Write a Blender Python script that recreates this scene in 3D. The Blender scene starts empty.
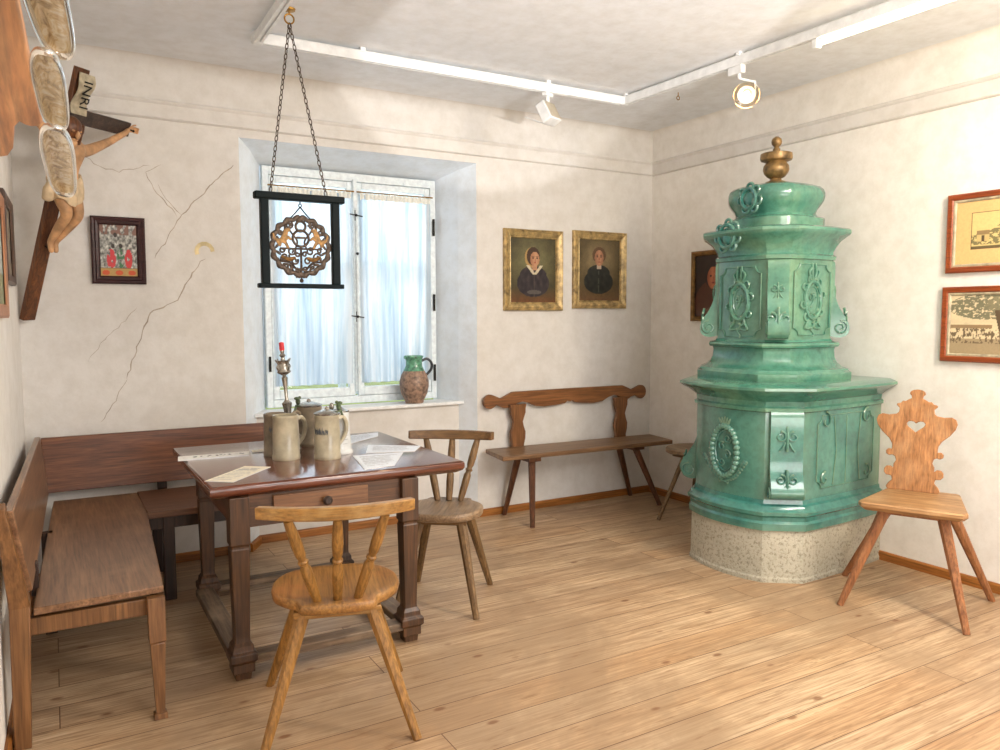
import bpy, bmesh, math, random
from mathutils import Vector, Matrix, noise
from mathutils.geometry import tessellate_polygon
random.seed(7)
PI = math.pi
D = bpy.data
SC = bpy.context.scene
COL = SC.collection

# ------------------------------------------------------------------ colour / materials
def lin(c):
    o = []
    for v in c[:3]:
        v = v / 255.0
        o.append(v / 12.92 if v <= 0.04045 else ((v + 0.055) / 1.055) ** 2.4)
    return tuple(o) + (1.0,)

class NT:
    def __init__(s, name):
        s.m = D.materials.new(name); s.m.use_nodes = True
        s.t = s.m.node_tree; s.t.nodes.clear()
        s.out = s.n('ShaderNodeOutputMaterial')
        s.b = s.n('ShaderNodeBsdfPrincipled')
        s.l(s.b.outputs[0], s.out.inputs[0])
    def n(s, typ, **kw):
        nd = s.t.nodes.new(typ)
        for k, v in kw.items():
            setattr(nd, k, v)
        return nd
    def l(s, a, b): s.t.links.new(a, b)
    def coord(s, scale=(1, 1, 1), kind='Object', rot=(0, 0, 0)):
        tc = s.n('ShaderNodeTexCoord'); mp = s.n('ShaderNodeMapping')
        mp.inputs['Scale'].default_value = scale; mp.inputs['Rotation'].default_value = rot
        s.l(tc.outputs[kind], mp.inputs[0]); return mp.outputs[0]
    def noise(s, vec, scale, detail=4, rough=.55, dist=0.0):
        nd = s.n('ShaderNodeTexNoise'); nd.inputs['Scale'].default_value = scale
        nd.inputs['Detail'].default_value = detail; nd.inputs['Roughness'].default_value = rough
        nd.inputs['Distortion'].default_value = dist
        s.l(vec, nd.inputs['Vector']); return nd.outputs['Fac']
    def ramp(s, fac, stops):
        r = s.n('ShaderNodeValToRGB'); e = r.color_ramp.elements
        while len(e) < len(stops): e.new(.5)
        for i, (p, c) in enumerate(stops):
            e[i].position = p; e[i].color = lin(c)
        s.l(fac, r.inputs[0]); return r.outputs[0]
    def mix(s, a, b, fac, mode='MIX'):
        m = s.n('ShaderNodeMix', data_type='RGBA', blend_type=mode)
        for k, v in ((0, fac), (6, a), (7, b)):
            if hasattr(v, 'links'): s.l(v, m.inputs[k])
            elif isinstance(v, (int, float)): m.inputs[k].default_value = v
            else: m.inputs[k].default_value = v
        return m.outputs[2]
    def bump(s, h, strength=.2, dist=.01):
        b = s.n('ShaderNodeBump'); b.inputs['Strength'].default_value = strength
        b.inputs['Distance'].default_value = dist
        s.l(h, b.inputs['Height']); s.l(b.outputs[0], s.b.inputs['Normal'])
    def set(s, **kw):
        for k, v in kw.items():
            k = k.replace('_', ' ')
            i = s.b.inputs[k]
            if hasattr(v, 'links'): s.l(v, i)
            else: i.default_value = v

def m_plain(name, c, rough=.5, metal=0.0, var=.12, scale=18, bump=0.0, **kw):
    t = NT(name); v = t.coord()
    f = t.noise(v, scale, 5)
    lo = tuple(max(0, x * (1 - var)) for x in c); hi = tuple(min(255, x * (1 + var)) for x in c)
    t.set(Base_Color=t.ramp(f, [(.3, lo), (.7, hi)]), Roughness=rough, Metallic=metal, **kw)
    if bump: t.bump(f, bump)
    return t.m

def m_wood(name, dark, light, axis='x', rough=.45, fine=1.0, wear=None, wear_amt=.5, bump=.12, coat=0.0):
    t = NT(name); k = {'x': 0, 'y': 1, 'z': 2}[axis]
    sc = [9 * fine] * 3; sc[k] = .7 * fine
    v = t.coord(tuple(sc))
    f = t.noise(v, 2.2, 8, .62, 1.2)
    mid = tuple((a + b) / 2 for a, b in zip(dark, light))
    col = t.ramp(f, [(.28, dark), (.5, mid), (.72, light)])
    sc2 = [60 * fine] * 3; sc2[k] = 2.5 * fine
    f2 = t.noise(t.coord(tuple(sc2)), 2.0, 4, .6)
    col = t.mix(col, t.ramp(f2, [(.3, (150, 150, 150)), (.62, (255, 255, 255))]), .75, 'MULTIPLY')
    if wear:
        f3 = t.noise(t.coord(), 5.5, 6, .65)
        m = t.n('ShaderNodeMapRange'); m.inputs[1].default_value = .5; m.inputs[2].default_value = .72
        m.inputs[4].default_value = wear_amt
        t.l(f3, m.inputs[0]); col = t.mix(col, lin(wear), m.outputs[0])
    t.set(Base_Color=col, Roughness=rough)
    if coat: t.set(Coat_Weight=coat, Coat_Roughness=.15)
    t.bump(f2, bump, .004)
    return t.m

def m_vcol(name, rough=.5, coat=0.0, noise_amt=.12, scale=60):
    t = NT(name); a = t.n('ShaderNodeVertexColor'); a.layer_name = 'Col'
    f = t.noise(t.coord(), scale, 5)
    c = t.mix(a.outputs[0], t.ramp(f, [(.3, (150, 150, 150)), (.6, (255, 255, 255))]), noise_amt * 3, 'MULTIPLY')
    t.set(Base_Color=c, Roughness=rough)
    if coat: t.set(Coat_Weight=coat, Coat_Roughness=.06)
    return t.m

def m_emit(name, c, strength):
    t = NT(name); t.set(Base_Color=lin(c), Emission_Color=lin(c), Emission_Strength=strength, Roughness=.4); return t.m

def m_wall(name, c, c2):
    t = NT(name); v = t.coord()
    f = t.noise(v, 1.3, 6, .6, .4); f2 = t.noise(v, 9, 6, .7)
    col = t.ramp(f, [(.3, c2), (.7, c)])
    col = t.mix(col, t.ramp(f2, [(.35, (236, 234, 230)), (.6, (255, 255, 255))]), .6, 'MULTIPLY')
    t.set(Base_Color=col, Roughness=.9)
    t.bump(t.noise(v, 5, 8, .6), .25, .02)
    return t.m

def m_floor():
    t = NT('pine_floor_boards'); v = t.coord()
    br = t.n('ShaderNodeTexBrick'); br.offset = .37; br.offset_frequency = 2
    br.inputs['Color1'].default_value = (0, 0, 0, 1); br.inputs['Color2'].default_value = (1, 1, 1, 1)
    br.inputs['Mortar'].default_value = (.5, .5, .5, 1)
    br.inputs['Scale'].default_value = 1; br.inputs['Mortar Size'].default_value = .0022
    br.inputs['Mortar Smooth'].default_value = .3; br.inputs['Brick Width'].default_value = 3.1
    br.inputs['Row Height'].default_value = .178
    t.l(v, br.inputs[0])
    off = t.n('ShaderNodeVectorMath', operation='MULTIPLY_ADD')
    off.inputs[1].default_value = (7, 3, 5)
    t.l(br.outputs['Color'], off.inputs[0]); t.l(v, off.inputs[2])
    mp = t.n('ShaderNodeMapping'); mp.inputs['Scale'].default_value = (.55, 7, 1); t.l(off.outputs[0], mp.inputs[0])
    g = t.noise(mp.outputs[0], 2.0, 8, .6, 1.6)
    col = t.ramp(g, [(.2, (140, 110, 82)), (.38, (190, 162, 132)), (.6, (216, 192, 162)), (.85, (232, 214, 188))])
    tint = t.ramp(br.outputs['Color'], [(0, (226, 214, 200)), (.5, (255, 250, 240)), (1, (240, 218, 190))])
    col = t.mix(col, tint, .8, 'MULTIPLY')
    mp2 = t.n('ShaderNodeMapping'); mp2.inputs['Scale'].default_value = (3, 90, 1); t.l(off.outputs[0], mp2.inputs[0])
    g2 = t.noise(mp2.outputs[0], 1.5, 4, .6)
    col = t.mix(col, t.ramp(g2, [(.3, (184, 168, 150)), (.6, (255, 255, 255))]), .9, 'MULTIPLY')
    # grey worn blotches
    w = t.noise(v, 1.1, 7, .65, .6)
    mr = t.n('ShaderNodeMapRange'); mr.inputs[1].default_value = .43; mr.inputs[2].default_value = .62; mr.inputs[4].default_value = .7
    t.l(w, mr.inputs[0]); col = t.mix(col, lin((150, 124, 96)), mr.outputs[0])
    # short dark scratches
    mp4 = t.n('ShaderNodeMapping'); mp4.inputs['Scale'].default_value = (5, 34, 1); t.l(off.outputs[0], mp4.inputs[0])
    sc = t.noise(mp4.outputs[0], 1.4, 3, .6)
    mr4 = t.n('ShaderNodeMapRange'); mr4.inputs[1].default_value = .6; mr4.inputs[2].default_value = .7; mr4.inputs[4].default_value = .5
    t.l(sc, mr4.inputs[0]); col = t.mix(col, lin((120, 82, 46)), mr4.outputs[0])
    # knots
    mp3 = t.n('ShaderNodeMapping'); mp3.inputs['Scale'].default_value = (3.2, 6.4, 1); t.l(off.outputs[0], mp3.inputs[0])
    vo = t.n('ShaderNodeTexVoronoi'); vo.inputs['Scale'].default_value = 1.0; t.l(mp3.outputs[0], vo.inputs['Vector'])
    kr = t.n('ShaderNodeMapRange'); kr.inputs[1].default_value = .05; kr.inputs[2].default_value = .1
    kr.inputs[3].default_value = .75; kr.inputs[4].default_value = 0
    t.l(vo.outputs['Distance'], kr.inputs[0]); col = t.mix(col, lin((112, 66, 34)), kr.outputs[0])
    col = t.mix(col, lin((96, 64, 38)), br.outputs['Fac'])
    t.set(Base_Color=col, Roughness=.42)
    t.bump(g2, .06, .004)
    return t.m

def m_glaze(name, lo, mid, hi):
    t = NT(name); v = t.coord()
    f = t.noise(v, 3.2, 6, .6, .5); f2 = t.noise(v, 26, 5, .65)
    col = t.ramp(f, [(.25, lo), (.5, mid), (.78, hi)])
    col = t.mix(col, t.ramp(f2, [(.3, (200, 205, 200)), (.6, (255, 255, 255))]), .75, 'MULTIPLY')
    # worn pale edges through pointiness
    ge = t.n('ShaderNodeNewGeometry')
    mr = t.n('ShaderNodeMapRange'); mr.inputs[1].default_value = .56; mr.inputs[2].default_value = .68; mr.inputs[4].default_value = .45
    t.l(ge.outputs['Pointiness'], mr.inputs[0]); col = t.mix(col, lin((178, 190, 150)), mr.outputs[0])
    t.set(Base_Color=col, Roughness=.22, Coat_Weight=.6, Coat_Roughness=.08)
    t.bump(t.noise(v, 7, 4), .12, .02)
    return t.m

def m_stone():
    t = NT('speckled_stone'); v = t.coord()
    f = t.noise(v, 2.5, 6); f2 = t.noise(v, 60, 6, .75)
    col = t.ramp(f, [(.3, (172, 168, 152)), (.7, (204, 200, 184))])
    col = t.mix(col, t.ramp(f2, [(.36, (150, 138, 116)), (.5, (255, 255, 250))]), .7, 'MULTIPLY')
    t.set(Base_Color=col, Roughness=.9); t.bump(f2, .4, .02); return t.m

def m_curtain():
    t = NT('sheer_white_cotton'); t.t.nodes.remove(t.b)
    f = t.noise(t.coord((3, 3, .8)), 3, 4)
    d = t.n('ShaderNodeBsdfDiffuse'); d.inputs[0].default_value = lin((240, 244, 248))
    tr = t.n('ShaderNodeBsdfTranslucent'); t.l(t.ramp(t.noise(t.coord((9, 9, .55)), 1.6, 5, .6, .4), [(.36, (140, 178, 208)), (.5, (206, 226, 240)), (.62, (252, 253, 255))]), tr.inputs[0])  # blue-grey to white vertical stripes paint fold shading into the translucent colour
    tp = t.n('ShaderNodeBsdfTransparent'); tp.inputs[0].default_value = (.95, .98, 1, 1)
    a = t.n('ShaderNodeMixShader'); a.inputs[0].default_value = .65
    t.l(d.outputs[0], a.inputs[1]); t.l(tr.outputs[0], a.inputs[2])
    b = t.n('ShaderNodeMixShader'); t.l(a.outputs[0], b.inputs[1]); t.l(tp.outputs[0], b.inputs[2])
    mr = t.n('ShaderNodeMapRange'); mr.inputs[1].default_value = .3; mr.inputs[2].default_value = .7
    mr.inputs[3].default_value = .1; mr.inputs[4].default_value = .2
    t.l(f, mr.inputs[0]); t.l(mr.outputs[0], b.inputs[0])
    t.l(b.outputs[0], t.out.inputs[0]); return t.m

def m_glass(name, tint=(1, 1, 1, 1)):
    t = NT(name); t.t.nodes.remove(t.b)
    f = t.n('ShaderNodeFresnel'); f.inputs[0].default_value = 1.45
    tp = t.n('ShaderNodeBsdfTransparent'); tp.inputs[0].default_value = tint
    g = t.n('ShaderNodeBsdfGlossy'); g.inputs['Roughness'].default_value = .03
    x = t.n('ShaderNodeMixShader'); t.l(f.outputs[0], x.inputs[0]); t.l(tp.outputs[0], x.inputs[1]); t.l(g.outputs[0], x.inputs[2])
    t.l(x.outputs[0], t.out.inputs[0]); return t.m

M = {}
M['floor'] = m_floor()
M['wall'] = m_wall('limewash_wall', (230, 227, 223), (222, 218, 211))
M['wall_white'] = m_wall('white_limewash', (246, 243, 238), (238, 234, 226))
M['niche'] = m_wall('niche_white', (240, 247, 252), (232, 240, 248))
M['ceiling'] = m_wall('ceiling_white', (240, 242, 245), (234, 237, 240))
M['crack'] = m_plain('crack_grey', (176, 164, 148), .9)
M['stain'] = m_plain('yellow_stain', (222, 206, 160), .9)
M['base'] = m_wood('baseboard_pine', (140, 84, 32), (190, 124, 58), 'x', .45)
M['base_y'] = m_wood('baseboard_pine_y', (140, 84, 32), (190, 124, 58), 'y', .45)
M['white_paint'] = m_plain('white_paint', (236, 238, 238), .4, 0, .04)
M['frame_paint'] = m_plain('window_paint', (228, 238, 244), .4, 0, .06, 30)
M['glass'] = m_glass('window_glass')
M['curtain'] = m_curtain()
M['lace'] = m_plain('lace_cotton', (238, 238, 230), .9, 0, .06, 90)
M['iron'] = m_plain('dark_iron', (44, 42, 40), .45, .8)
M['black'] = m_plain('black_lacquer', (12, 22, 24), .5, 0, .2, Specular_IOR_Level=.12)
M['brass'] = m_plain('old_brass', (150, 112, 48), .35, .85)
M['bronze'] = m_plain('aged_bronze', (76, 64, 54), .45, .6, .3, 60)
M['giltlion'] = m_plain('worn_gilt', (128, 96, 54), .45, .5, .3, 60)
M['pewter'] = m_plain('pewter', (168, 164, 156), .25, .9, .15)
M['tabletop'] = m_wood('tabletop_walnut', (84, 40, 24), (134, 74, 50), 'x', .16, .8, coat=.8)
M['tableleg'] = m_wood('table_dark_oak', (50, 32, 18), (106, 70, 40), 'z', .4)
M['tablerail'] = m_wood('table_rail_oak', (60, 40, 24), (112, 74, 46), 'x', .42)
M['tableraily'] = m_wood('table_rail_oak_y', (62, 38, 24), (118, 74, 48), 'y', .42)
M['drawer'] = m_wood('drawer_oak', (104, 68, 42), (152, 108, 72), 'x', .45)
M['foot'] = m_wood('worn_foot_rail', (84, 66, 50), (142, 118, 94), 'x', .55, wear=(160, 140, 116))
M['footy'] = m_wood('worn_foot_rail_y', (84, 66, 50), (142, 118, 94), 'y', .55, wear=(160, 140, 116))
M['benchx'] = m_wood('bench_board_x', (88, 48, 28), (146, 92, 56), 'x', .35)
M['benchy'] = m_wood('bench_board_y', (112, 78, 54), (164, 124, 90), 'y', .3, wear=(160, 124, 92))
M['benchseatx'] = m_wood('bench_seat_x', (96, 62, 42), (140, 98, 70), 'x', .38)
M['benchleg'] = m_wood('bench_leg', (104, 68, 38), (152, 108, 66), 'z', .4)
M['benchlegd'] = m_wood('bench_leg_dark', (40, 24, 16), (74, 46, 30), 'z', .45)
M['yel_x'] = m_wood('yellow_ash_x', (138, 96, 44), (188, 140, 74), 'x', .42, wear=(206, 176, 120), wear_amt=.4)
M['yel_y'] = m_wood('yellow_ash_y', (134, 92, 46), (186, 138, 78), 'y', .42, wear=(184, 110, 58), wear_amt=.5)
M['yel_z'] = m_wood('yellow_ash_z', (128, 88, 38), (178, 130, 66), 'z', .42)
M['grey_x'] = m_wood('grey_ash_x', (94, 66, 36), (140, 106, 66), 'x', .5)
M['grey_y'] = m_wood('grey_ash_y', (122, 96, 70), (176, 148, 116), 'y', .45, wear=(200, 178, 150))
M['grey_z'] = m_wood('grey_ash_z', (96, 70, 40), (142, 110, 70), 'z', .5)
M['pine_z'] = m_wood('carved_pine_z', (150, 98, 54), (206, 150, 98), 'z', .5, wear=(206, 166, 122), wear_amt=.35)
M['pine_y'] = m_wood('carved_pine_y', (150, 108, 66), (204, 160, 112), 'x', .45, wear=(216, 184, 140))
M['pine_leg'] = m_wood('pine_leg', (132, 80, 44), (180, 124, 80), 'z', .5)
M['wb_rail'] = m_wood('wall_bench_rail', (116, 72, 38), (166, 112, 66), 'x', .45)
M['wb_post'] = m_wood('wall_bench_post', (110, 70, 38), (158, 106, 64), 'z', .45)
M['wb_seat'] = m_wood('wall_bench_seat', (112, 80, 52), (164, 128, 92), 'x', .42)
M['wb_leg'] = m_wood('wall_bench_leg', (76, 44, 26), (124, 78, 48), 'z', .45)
M['glaze'] = m_glaze('green_glaze', (42, 98, 88), (74, 132, 113), (114, 160, 130))
M['glaze_blue'] = m_glaze('blue_green_glaze', (34, 96, 92), (58, 124, 114), (88, 148, 132))
M['stone'] = m_stone()
M['gilt'] = m_plain('tarnished_gilding', (124, 98, 60), .38, .35, .3, 30)
M['stoneware'] = m_plain('grey_stoneware', (172, 162, 138), .3, 0, .14, 14, Coat_Weight=.4)
M['stoneware_d'] = m_plain('dark_stoneware', (128, 116, 98), .35, 0, .2, 14, Coat_Weight=.3)
M['cobalt'] = m_plain('cobalt_script', (92, 96, 98), .35)
M['paper'] = m_vcol('printed_paper', .8, 0, .03)
M['red'] = m_plain('red_wax', (206, 44, 52), .4)
M['greenpatina'] = m_plain('green_patina', (86, 100, 74), .5, .4, .3, 60)
M['jugbody'] = m_plain('brown_earthenware', (132, 108, 92), .5, 0, .35, 40)
M['juggreen'] = m_plain('green_slip', (86, 140, 112), .25, 0, .35, 40, Coat_Weight=.4)
M['jugdark'] = m_plain('dark_slip', (50, 54, 60), .3)
M['paint'] = m_vcol('oil_paint', .45, .2, .1, 70)
M['print'] = m_vcol('aged_print', .6, .35, .05, 90)
M['giltframe'] = m_plain('gilt_picture_frame', (168, 144, 98), .42, .35, .28, 26)
M['giltdark'] = m_plain('dark_gilt_edge', (120, 88, 44), .45, .4, .3, 26)
M['mahog'] = m_wood('mahogany_frame', (130, 56, 20), (178, 90, 42), 'x', .35)
M['plum'] = m_wood('plum_frame', (46, 24, 26), (84, 48, 48), 'x', .4)
M['orangefr'] = m_wood('orange_frame', (170, 104, 66), (206, 148, 106), 'z', .4)
M['darkfr'] = m_wood('dark_frame', (64, 44, 34), (110, 80, 62), 'z', .4)
M['rack'] = m_wood('rack_pine', (190, 124, 74), (234, 180, 126), 'y', .45, .6)
M['cross'] = m_wood('cross_walnut', (66, 36, 18), (142, 86, 44), 'z', .45, 1.5)
M['crossbar'] = m_wood('crossbar_walnut', (46, 34, 28), (92, 72, 60), 'x', .5, 1.5)
M['corpus'] = m_plain('carved_limewood', (190, 146, 104), .5, 0, .22, 12)
M['scroll'] = m_plain('old_parchment_paint', (176, 164, 138), .6, 0, .15, 30)
M['tube'] = m_emit('lit_tube', (255, 240, 205), 7.0)
M['bulb'] = m_emit('lit_bulb', (255, 196, 120), 30.0)
M['lampglass'] = m_glass('lamp_glass', (1, .93, .82, 1))
M['lawn'] = m_plain('garden_grass', (150, 160, 90), .9, 0, .2, 2)
M['dishmetal'] = None

# ------------------------------------------------------------------ mesh builder
def frame_z(d):
    d = d.normalized(); q = d.to_track_quat('Z', 'Y'); return q.to_matrix()

class MB:
    def __init__(s): s.bm = bmesh.new()
    def face(s, vs):
        try: return s.bm.faces.new(vs)
        except ValueError: return None
    def ring_loft(s, rings, cap0=True, cap1=True, closed=True):
        R = [[s.bm.verts.new(p) for p in r] for r in rings]
        n = len(R[0])
        for a, b in zip(R[:-1], R[1:]):
            for i in range(n if closed else n - 1):
                j = (i + 1) % n; s.face([a[i], a[j], b[j], b[i]])
        if cap0: s.face(R[0][::-1])
        if cap1: s.face(R[-1])
        return s
    def box(s, c, size, rot=None):
        c = Vector(c); h = Vector(size) / 2; m = rot or Matrix.Identity(3)
        P = lambda x, y, z: c + m @ Vector((x * h.x, y * h.y, z * h.z))
        s.ring_loft([[P(-1, -1, z), P(1, -1, z), P(1, 1, z), P(-1, 1, z)] for z in (-1, 1)]); return s
    def bar(s, p0, p1, w0, d0, w1=None, d1=None, side=(1, 0, 0), n=4, mids=()):
        """tapered bar; side = direction of the width"""
        p0, p1 = Vector(p0), Vector(p1); ax = (p1 - p0).normalized()
        sx = Vector(side); sx = (sx - ax * sx.dot(ax)).normalized(); sy = ax.cross(sx)
        w1 = w0 if w1 is None else w1; d1 = d0 if d1 is None else d1
        st = [(0, w0, d0)] + list(mids) + [(1, w1, d1)]
        rings = []
        for t, w, d in st:
            c = p0.lerp(p1, t); r = []
            if n == 4: uv = [(-1, -1), (1, -1), (1, 1), (-1, 1)]
            elif n == 8:
                k = .42; uv = [(-1, -k), (-k, -1), (k, -1), (1, -k), (1, k), (k, 1), (-k, 1), (-1, k)]
            else: uv = [(math.cos(2 * PI * i / n), math.sin(2 * PI * i / n)) for i in range(n)]
            rings.append([c + sx * (u * w / 2) + sy * (v * d / 2) for u, v in uv])
        s.ring_loft(rings); return s
    def tube(s, pts, r, n=8, cap=True, closed=False):
        pts = [Vector(p) for p in pts]; N = len(pts)
        rr = r if isinstance(r, (list, tuple)) else [r] * N
        up = None; rings = []
        for i, p in enumerate(pts):
            if closed: t = pts[(i + 1) % N] - pts[i - 1]
            else: t = pts[min(i + 1, N - 1)] - pts[max(i - 1, 0)]
            t = t.normalized() if t.length > 1e-9 else Vector((0, 0, 1))
            if up is None: up = t.orthogonal().normalized()
            up = (up - t * up.dot(t)); up = up.normalized() if up.length > 1e-6 else t.orthogonal().normalized()
            b = t.cross(up)
            rings.append([p + (up * math.cos(2 * PI * k / n) + b * math.sin(2 * PI * k / n)) * rr[i] for k in range(n)])
        if closed:
            rings.append(rings[0]); s.ring_loft(rings, False, False)
        else: s.ring_loft(rings, cap, cap)
        return s
    def lathe(s, prof, o=(0, 0, 0), n=24, m=None, cap0=True, cap1=True):
        o = Vector(o); m = m or Matrix.Identity(3)
        s.ring_loft([[o + m @ Vector((r * math.cos(2 * PI * k / n), r * math.sin(2 * PI * k / n), z)) for k in range(n)] for r, z in prof], cap0, cap1)
        return s
    def ball(s, c, r, sc=(1, 1, 1), m=None, u=12, v=8):
        c = Vector(c); m = m or Matrix.Identity(3)
        res = bmesh.ops.create_uvsphere(s.bm, u_segments=u, v_segments=v, radius=r)
        for vt in res['verts']:
            vt.co = c + m @ Vector((vt.co.x * sc[0], vt.co.y * sc[1], vt.co.z * sc[2]))
        return s
    def prism(s, outline, thick, T, holes=()):
        """outline in local xz, extruded along local y from 0 to thick; T: 4x4"""
        loops = [list(outline)] + [list(h) for h in holes]
        tb_ = bmesh.new(); ed = []; flat = [p for l in loops for p in l]
        vv = [tb_.verts.new((p[0], p[1], 0)) for p in flat]; tb_.verts.index_update(); k = 0
        for l in loops:
            n = len(l)
            for i in range(n): ed.append(tb_.edges.new((vv[k + i], vv[k + (i + 1) % n])))
            k += n
        bmesh.ops.triangle_fill(tb_, use_beauty=True, use_dissolve=False, edges=ed, normal=(0, 0, 1))
        tess = [[v.index for v in f.verts] for f in tb_.faces]; tb_.free()
        A = [s.bm.verts.new(T @ Vector((p[0], 0, p[1]))) for p in flat]
        B = [s.bm.verts.new(T @ Vector((p[0], thick, p[1]))) for p in flat]
        for t in tess:
            s.face([A[i] for i in t]); s.face([B[i] for i in reversed(t)])
        k = 0
        for l in loops:
            n = len(l)
            for i in range(n):
                j = (i + 1) % n; s.face([A[k + i], A[k + j], B[k + j], B[k + i]])
            k += n
        return s
    def torus(s, c, R, r, m=None, n=24, k=8, sx=1, sz=1):
        m = m or Matrix.Identity(3); c = Vector(c)
        s.tube([c + m @ Vector((R * sx * math.cos(2 * PI * i / n), 0, R * sz * math.sin(2 * PI * i / n))) for i in range(n)], r, k, closed=True)
        return s
    def xf(s, T): bmesh.ops.transform(s.bm, matrix=T, verts=s.bm.verts); return s
    def build(s, name, mat, parent=None, bevel=0.0, ang=35, world=False, flat=False):
        bm = s.bm
        if world and parent is not None:
            T = Matrix.Translation(parent.location) @ parent.rotation_euler.to_matrix().to_4x4()
            bmesh.ops.transform(bm, matrix=T.inverted(), verts=bm.verts)
        bmesh.ops.recalc_face_normals(bm, faces=bm.faces)
        me = D.meshes.new(name); bm.to_mesh(me); bm.free()
        me.materials.append(mat)
        if not flat:
            me.polygons.foreach_set('use_smooth', [True] * len(me.polygons))
            me.set_sharp_from_angle(angle=math.radians(ang))
        o = D.objects.new(name, me); COL.objects.link(o)
        if parent is not None: o.parent = parent
        if bevel:
            b = o.modifiers.new('bev', 'BEVEL'); b.width = bevel; b.segments = 2; b.limit_method = 'ANGLE'; b.angle_limit = math.radians(40)
            b.harden_normals = False
        return o

def tag(o, label=None, cat=None, group=None, kind=None):
    if label: o['label'] = label
    if cat: o['category'] = cat
    if group: o['group'] = group
    if kind: o['kind'] = kind
    return o
def thing(name, label, cat, loc=(0, 0, 0), rz=0.0, group=None):
    o = D.objects.new(name, None); COL.objects.link(o); o.empty_display_size = .1
    o.location = loc; o.rotation_euler = (0, 0, rz)
    return tag(o, label, cat, group)
def struct(o): o['kind'] = 'structure'; return o
def arc(cx, cz, r, a0, a1, n=8, rz=None):
    rz = r if rz is None else rz
    return [(cx + r * math.cos(math.radians(a0 + (a1 - a0) * i / n)), cz + rz * math.sin(math.radians(a0 + (a1 - a0) * i / n))) for i in range(n + 1)]
def smooth_line(P, n=6):
    """Catmull-Rom through points (any dimension)"""
    P = [Vector(p) for p in P]; out = []
    for i in range(len(P) - 1):
        a = P[max(i - 1, 0)]; b = P[i]; c = P[i + 1]; d = P[min(i + 2, len(P) - 1)]
        for k in range(n):
            t = k / n
            out.append(.5 * ((2 * b) + (c - a) * t + (2 * a - 5 * b + 4 * c - d) * t * t + (3 * b - a - 3 * c + d) * t ** 3))
    out.append(P[-1]); return out
def grid_paint(name, w, h, nx, ny, fn, mat, parent, T=None):
    """flat sheet in local xz facing -y, coloured point by point"""
    vs = []; cs = []
    for j in range(ny + 1):
        for i in range(nx + 1):
            u, v = i / nx, j / ny
            p = Vector(((u - .5) * w, 0, (v - .5) * h))
            vs.append(T @ p if T else p); cs.extend(lin(fn(u, v)))
    fs = [(j * (nx + 1) + i, j * (nx + 1) + i + 1, (j + 1) * (nx + 1) + i + 1, (j + 1) * (nx + 1) + i) for j in range(ny) for i in range(nx)]
    me = D.meshes.new(name); me.from_pydata(vs, [], fs); me.materials.append(mat)
    at = me.color_attributes.new('Col', 'FLOAT_COLOR', 'POINT'); at.data.foreach_set('color', cs)
    o = D.objects.new(name, me); COL.objects.link(o)
    if parent is not None: o.parent = parent
    return o
def nz(x, y, s=0.0): return noise.noise(Vector((x, y, s)))
def mixc(a, b, t):
    t = max(0, min(1, t)); return tuple(x * (1 - t) + y * t for x, y in zip(a, b))
def ell(u, v, cu, cv, ru, rv): return ((u - cu) / ru) ** 2 + ((v - cv) / rv) ** 2

# ------------------------------------------------------------------ room
W, H = 4.362, 2.897
YB = -6.4            # wall behind the camera
NX0, NX1, NZ1 = -3.21, -1.605, 2.51       # niche opening in the wall face
WX0, WX1, WZ0, WZ1, WY = -3.005, -1.776, .885, 2.42, .31   # window plane
struct(MB().box((-W / 2, YB / 2 + .1, -.03), (W + .5, -YB + .5, .06)).build('floor', M['floor']))
struct(MB().box((-W / 2, YB / 2 + .1, H + .03), (W + .5, -YB + .5, .06)).build('ceiling', M['ceiling']))
wb = MB(); b = wb.bm
def quad(*p): b.faces.new([b.verts.new(q) for q in p])
quad((-W, 0, 0), (NX0, 0, 0), (NX0, 0, H), (-W, 0, H))
quad((NX1, 0, 0), (0, 0, 0), (0, 0, H), (NX1, 0, H))
quad((NX0, 0, NZ1), (NX1, 0, NZ1), (NX1, 0, H), (NX0, 0, H))
wall_back = struct(wb.build('wall_back', M['wall'], flat=True))
wb = MB(); b = wb.bm
SZ = .835; PY = .14
def lx(y): return NX0 + (WX0 - NX0) * y / WY
def rx(y): return NX1 + (WX1 - NX1) * y / WY
quad((NX0, 0, 0), (lx(PY), PY, 0), (lx(PY), PY, NZ1), (NX0, 0, NZ1))
quad((NX1, 0, 0), (rx(PY), PY, 0), (rx(PY), PY, NZ1), (NX1, 0, NZ1))
def tz(y): return NZ1 + (WZ1 - NZ1) * y / WY
quad((lx(PY), PY, SZ - .1), (WX0, WY + .06, SZ - .1), (WX0, WY + .06, NZ1), (lx(PY), PY, NZ1))
quad((rx(PY), PY, SZ - .1), (WX1, WY + .06, SZ - .1), (WX1, WY + .06, NZ1), (rx(PY), PY, NZ1))
quad((NX0, 0, NZ1), (NX1, 0, NZ1), (WX1, WY + .06, WZ1), (WX0, WY + .06, WZ1))
niche = struct(wb.build('wall_niche', M['niche'], flat=True))
wb = MB(); b = wb.bm
quad((lx(PY), PY, 0), (rx(PY), PY, 0), (rx(PY), PY, SZ - .02), (lx(PY), PY, SZ - .02))
quad((lx(PY), PY, SZ - .02), (rx(PY), PY, SZ - .02), (WX1, WY + .06, SZ - .02), (WX0, WY + .06, SZ - .02))
struct(wb.build('wall_parapet', M['wall'], flat=True))
WL = .022   # the left wall runs a touch out of square
struct(MB().box((-W - .05 + WL * YB / 2, YB / 2, H / 2), (.1, -YB + .4, H), Matrix.Rotation(-WL, 3, 'Z')).build('wall_left', M['wall_white']))
struct(MB().box((.05, YB / 2, H / 2), (.1, -YB + .4, H)).build('wall_right', M['wall_white']))
struct(MB().box((-W / 2, YB - .05, H / 2), (W + .5, .1, H)).build('wall_front', M['wall_white']))
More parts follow.
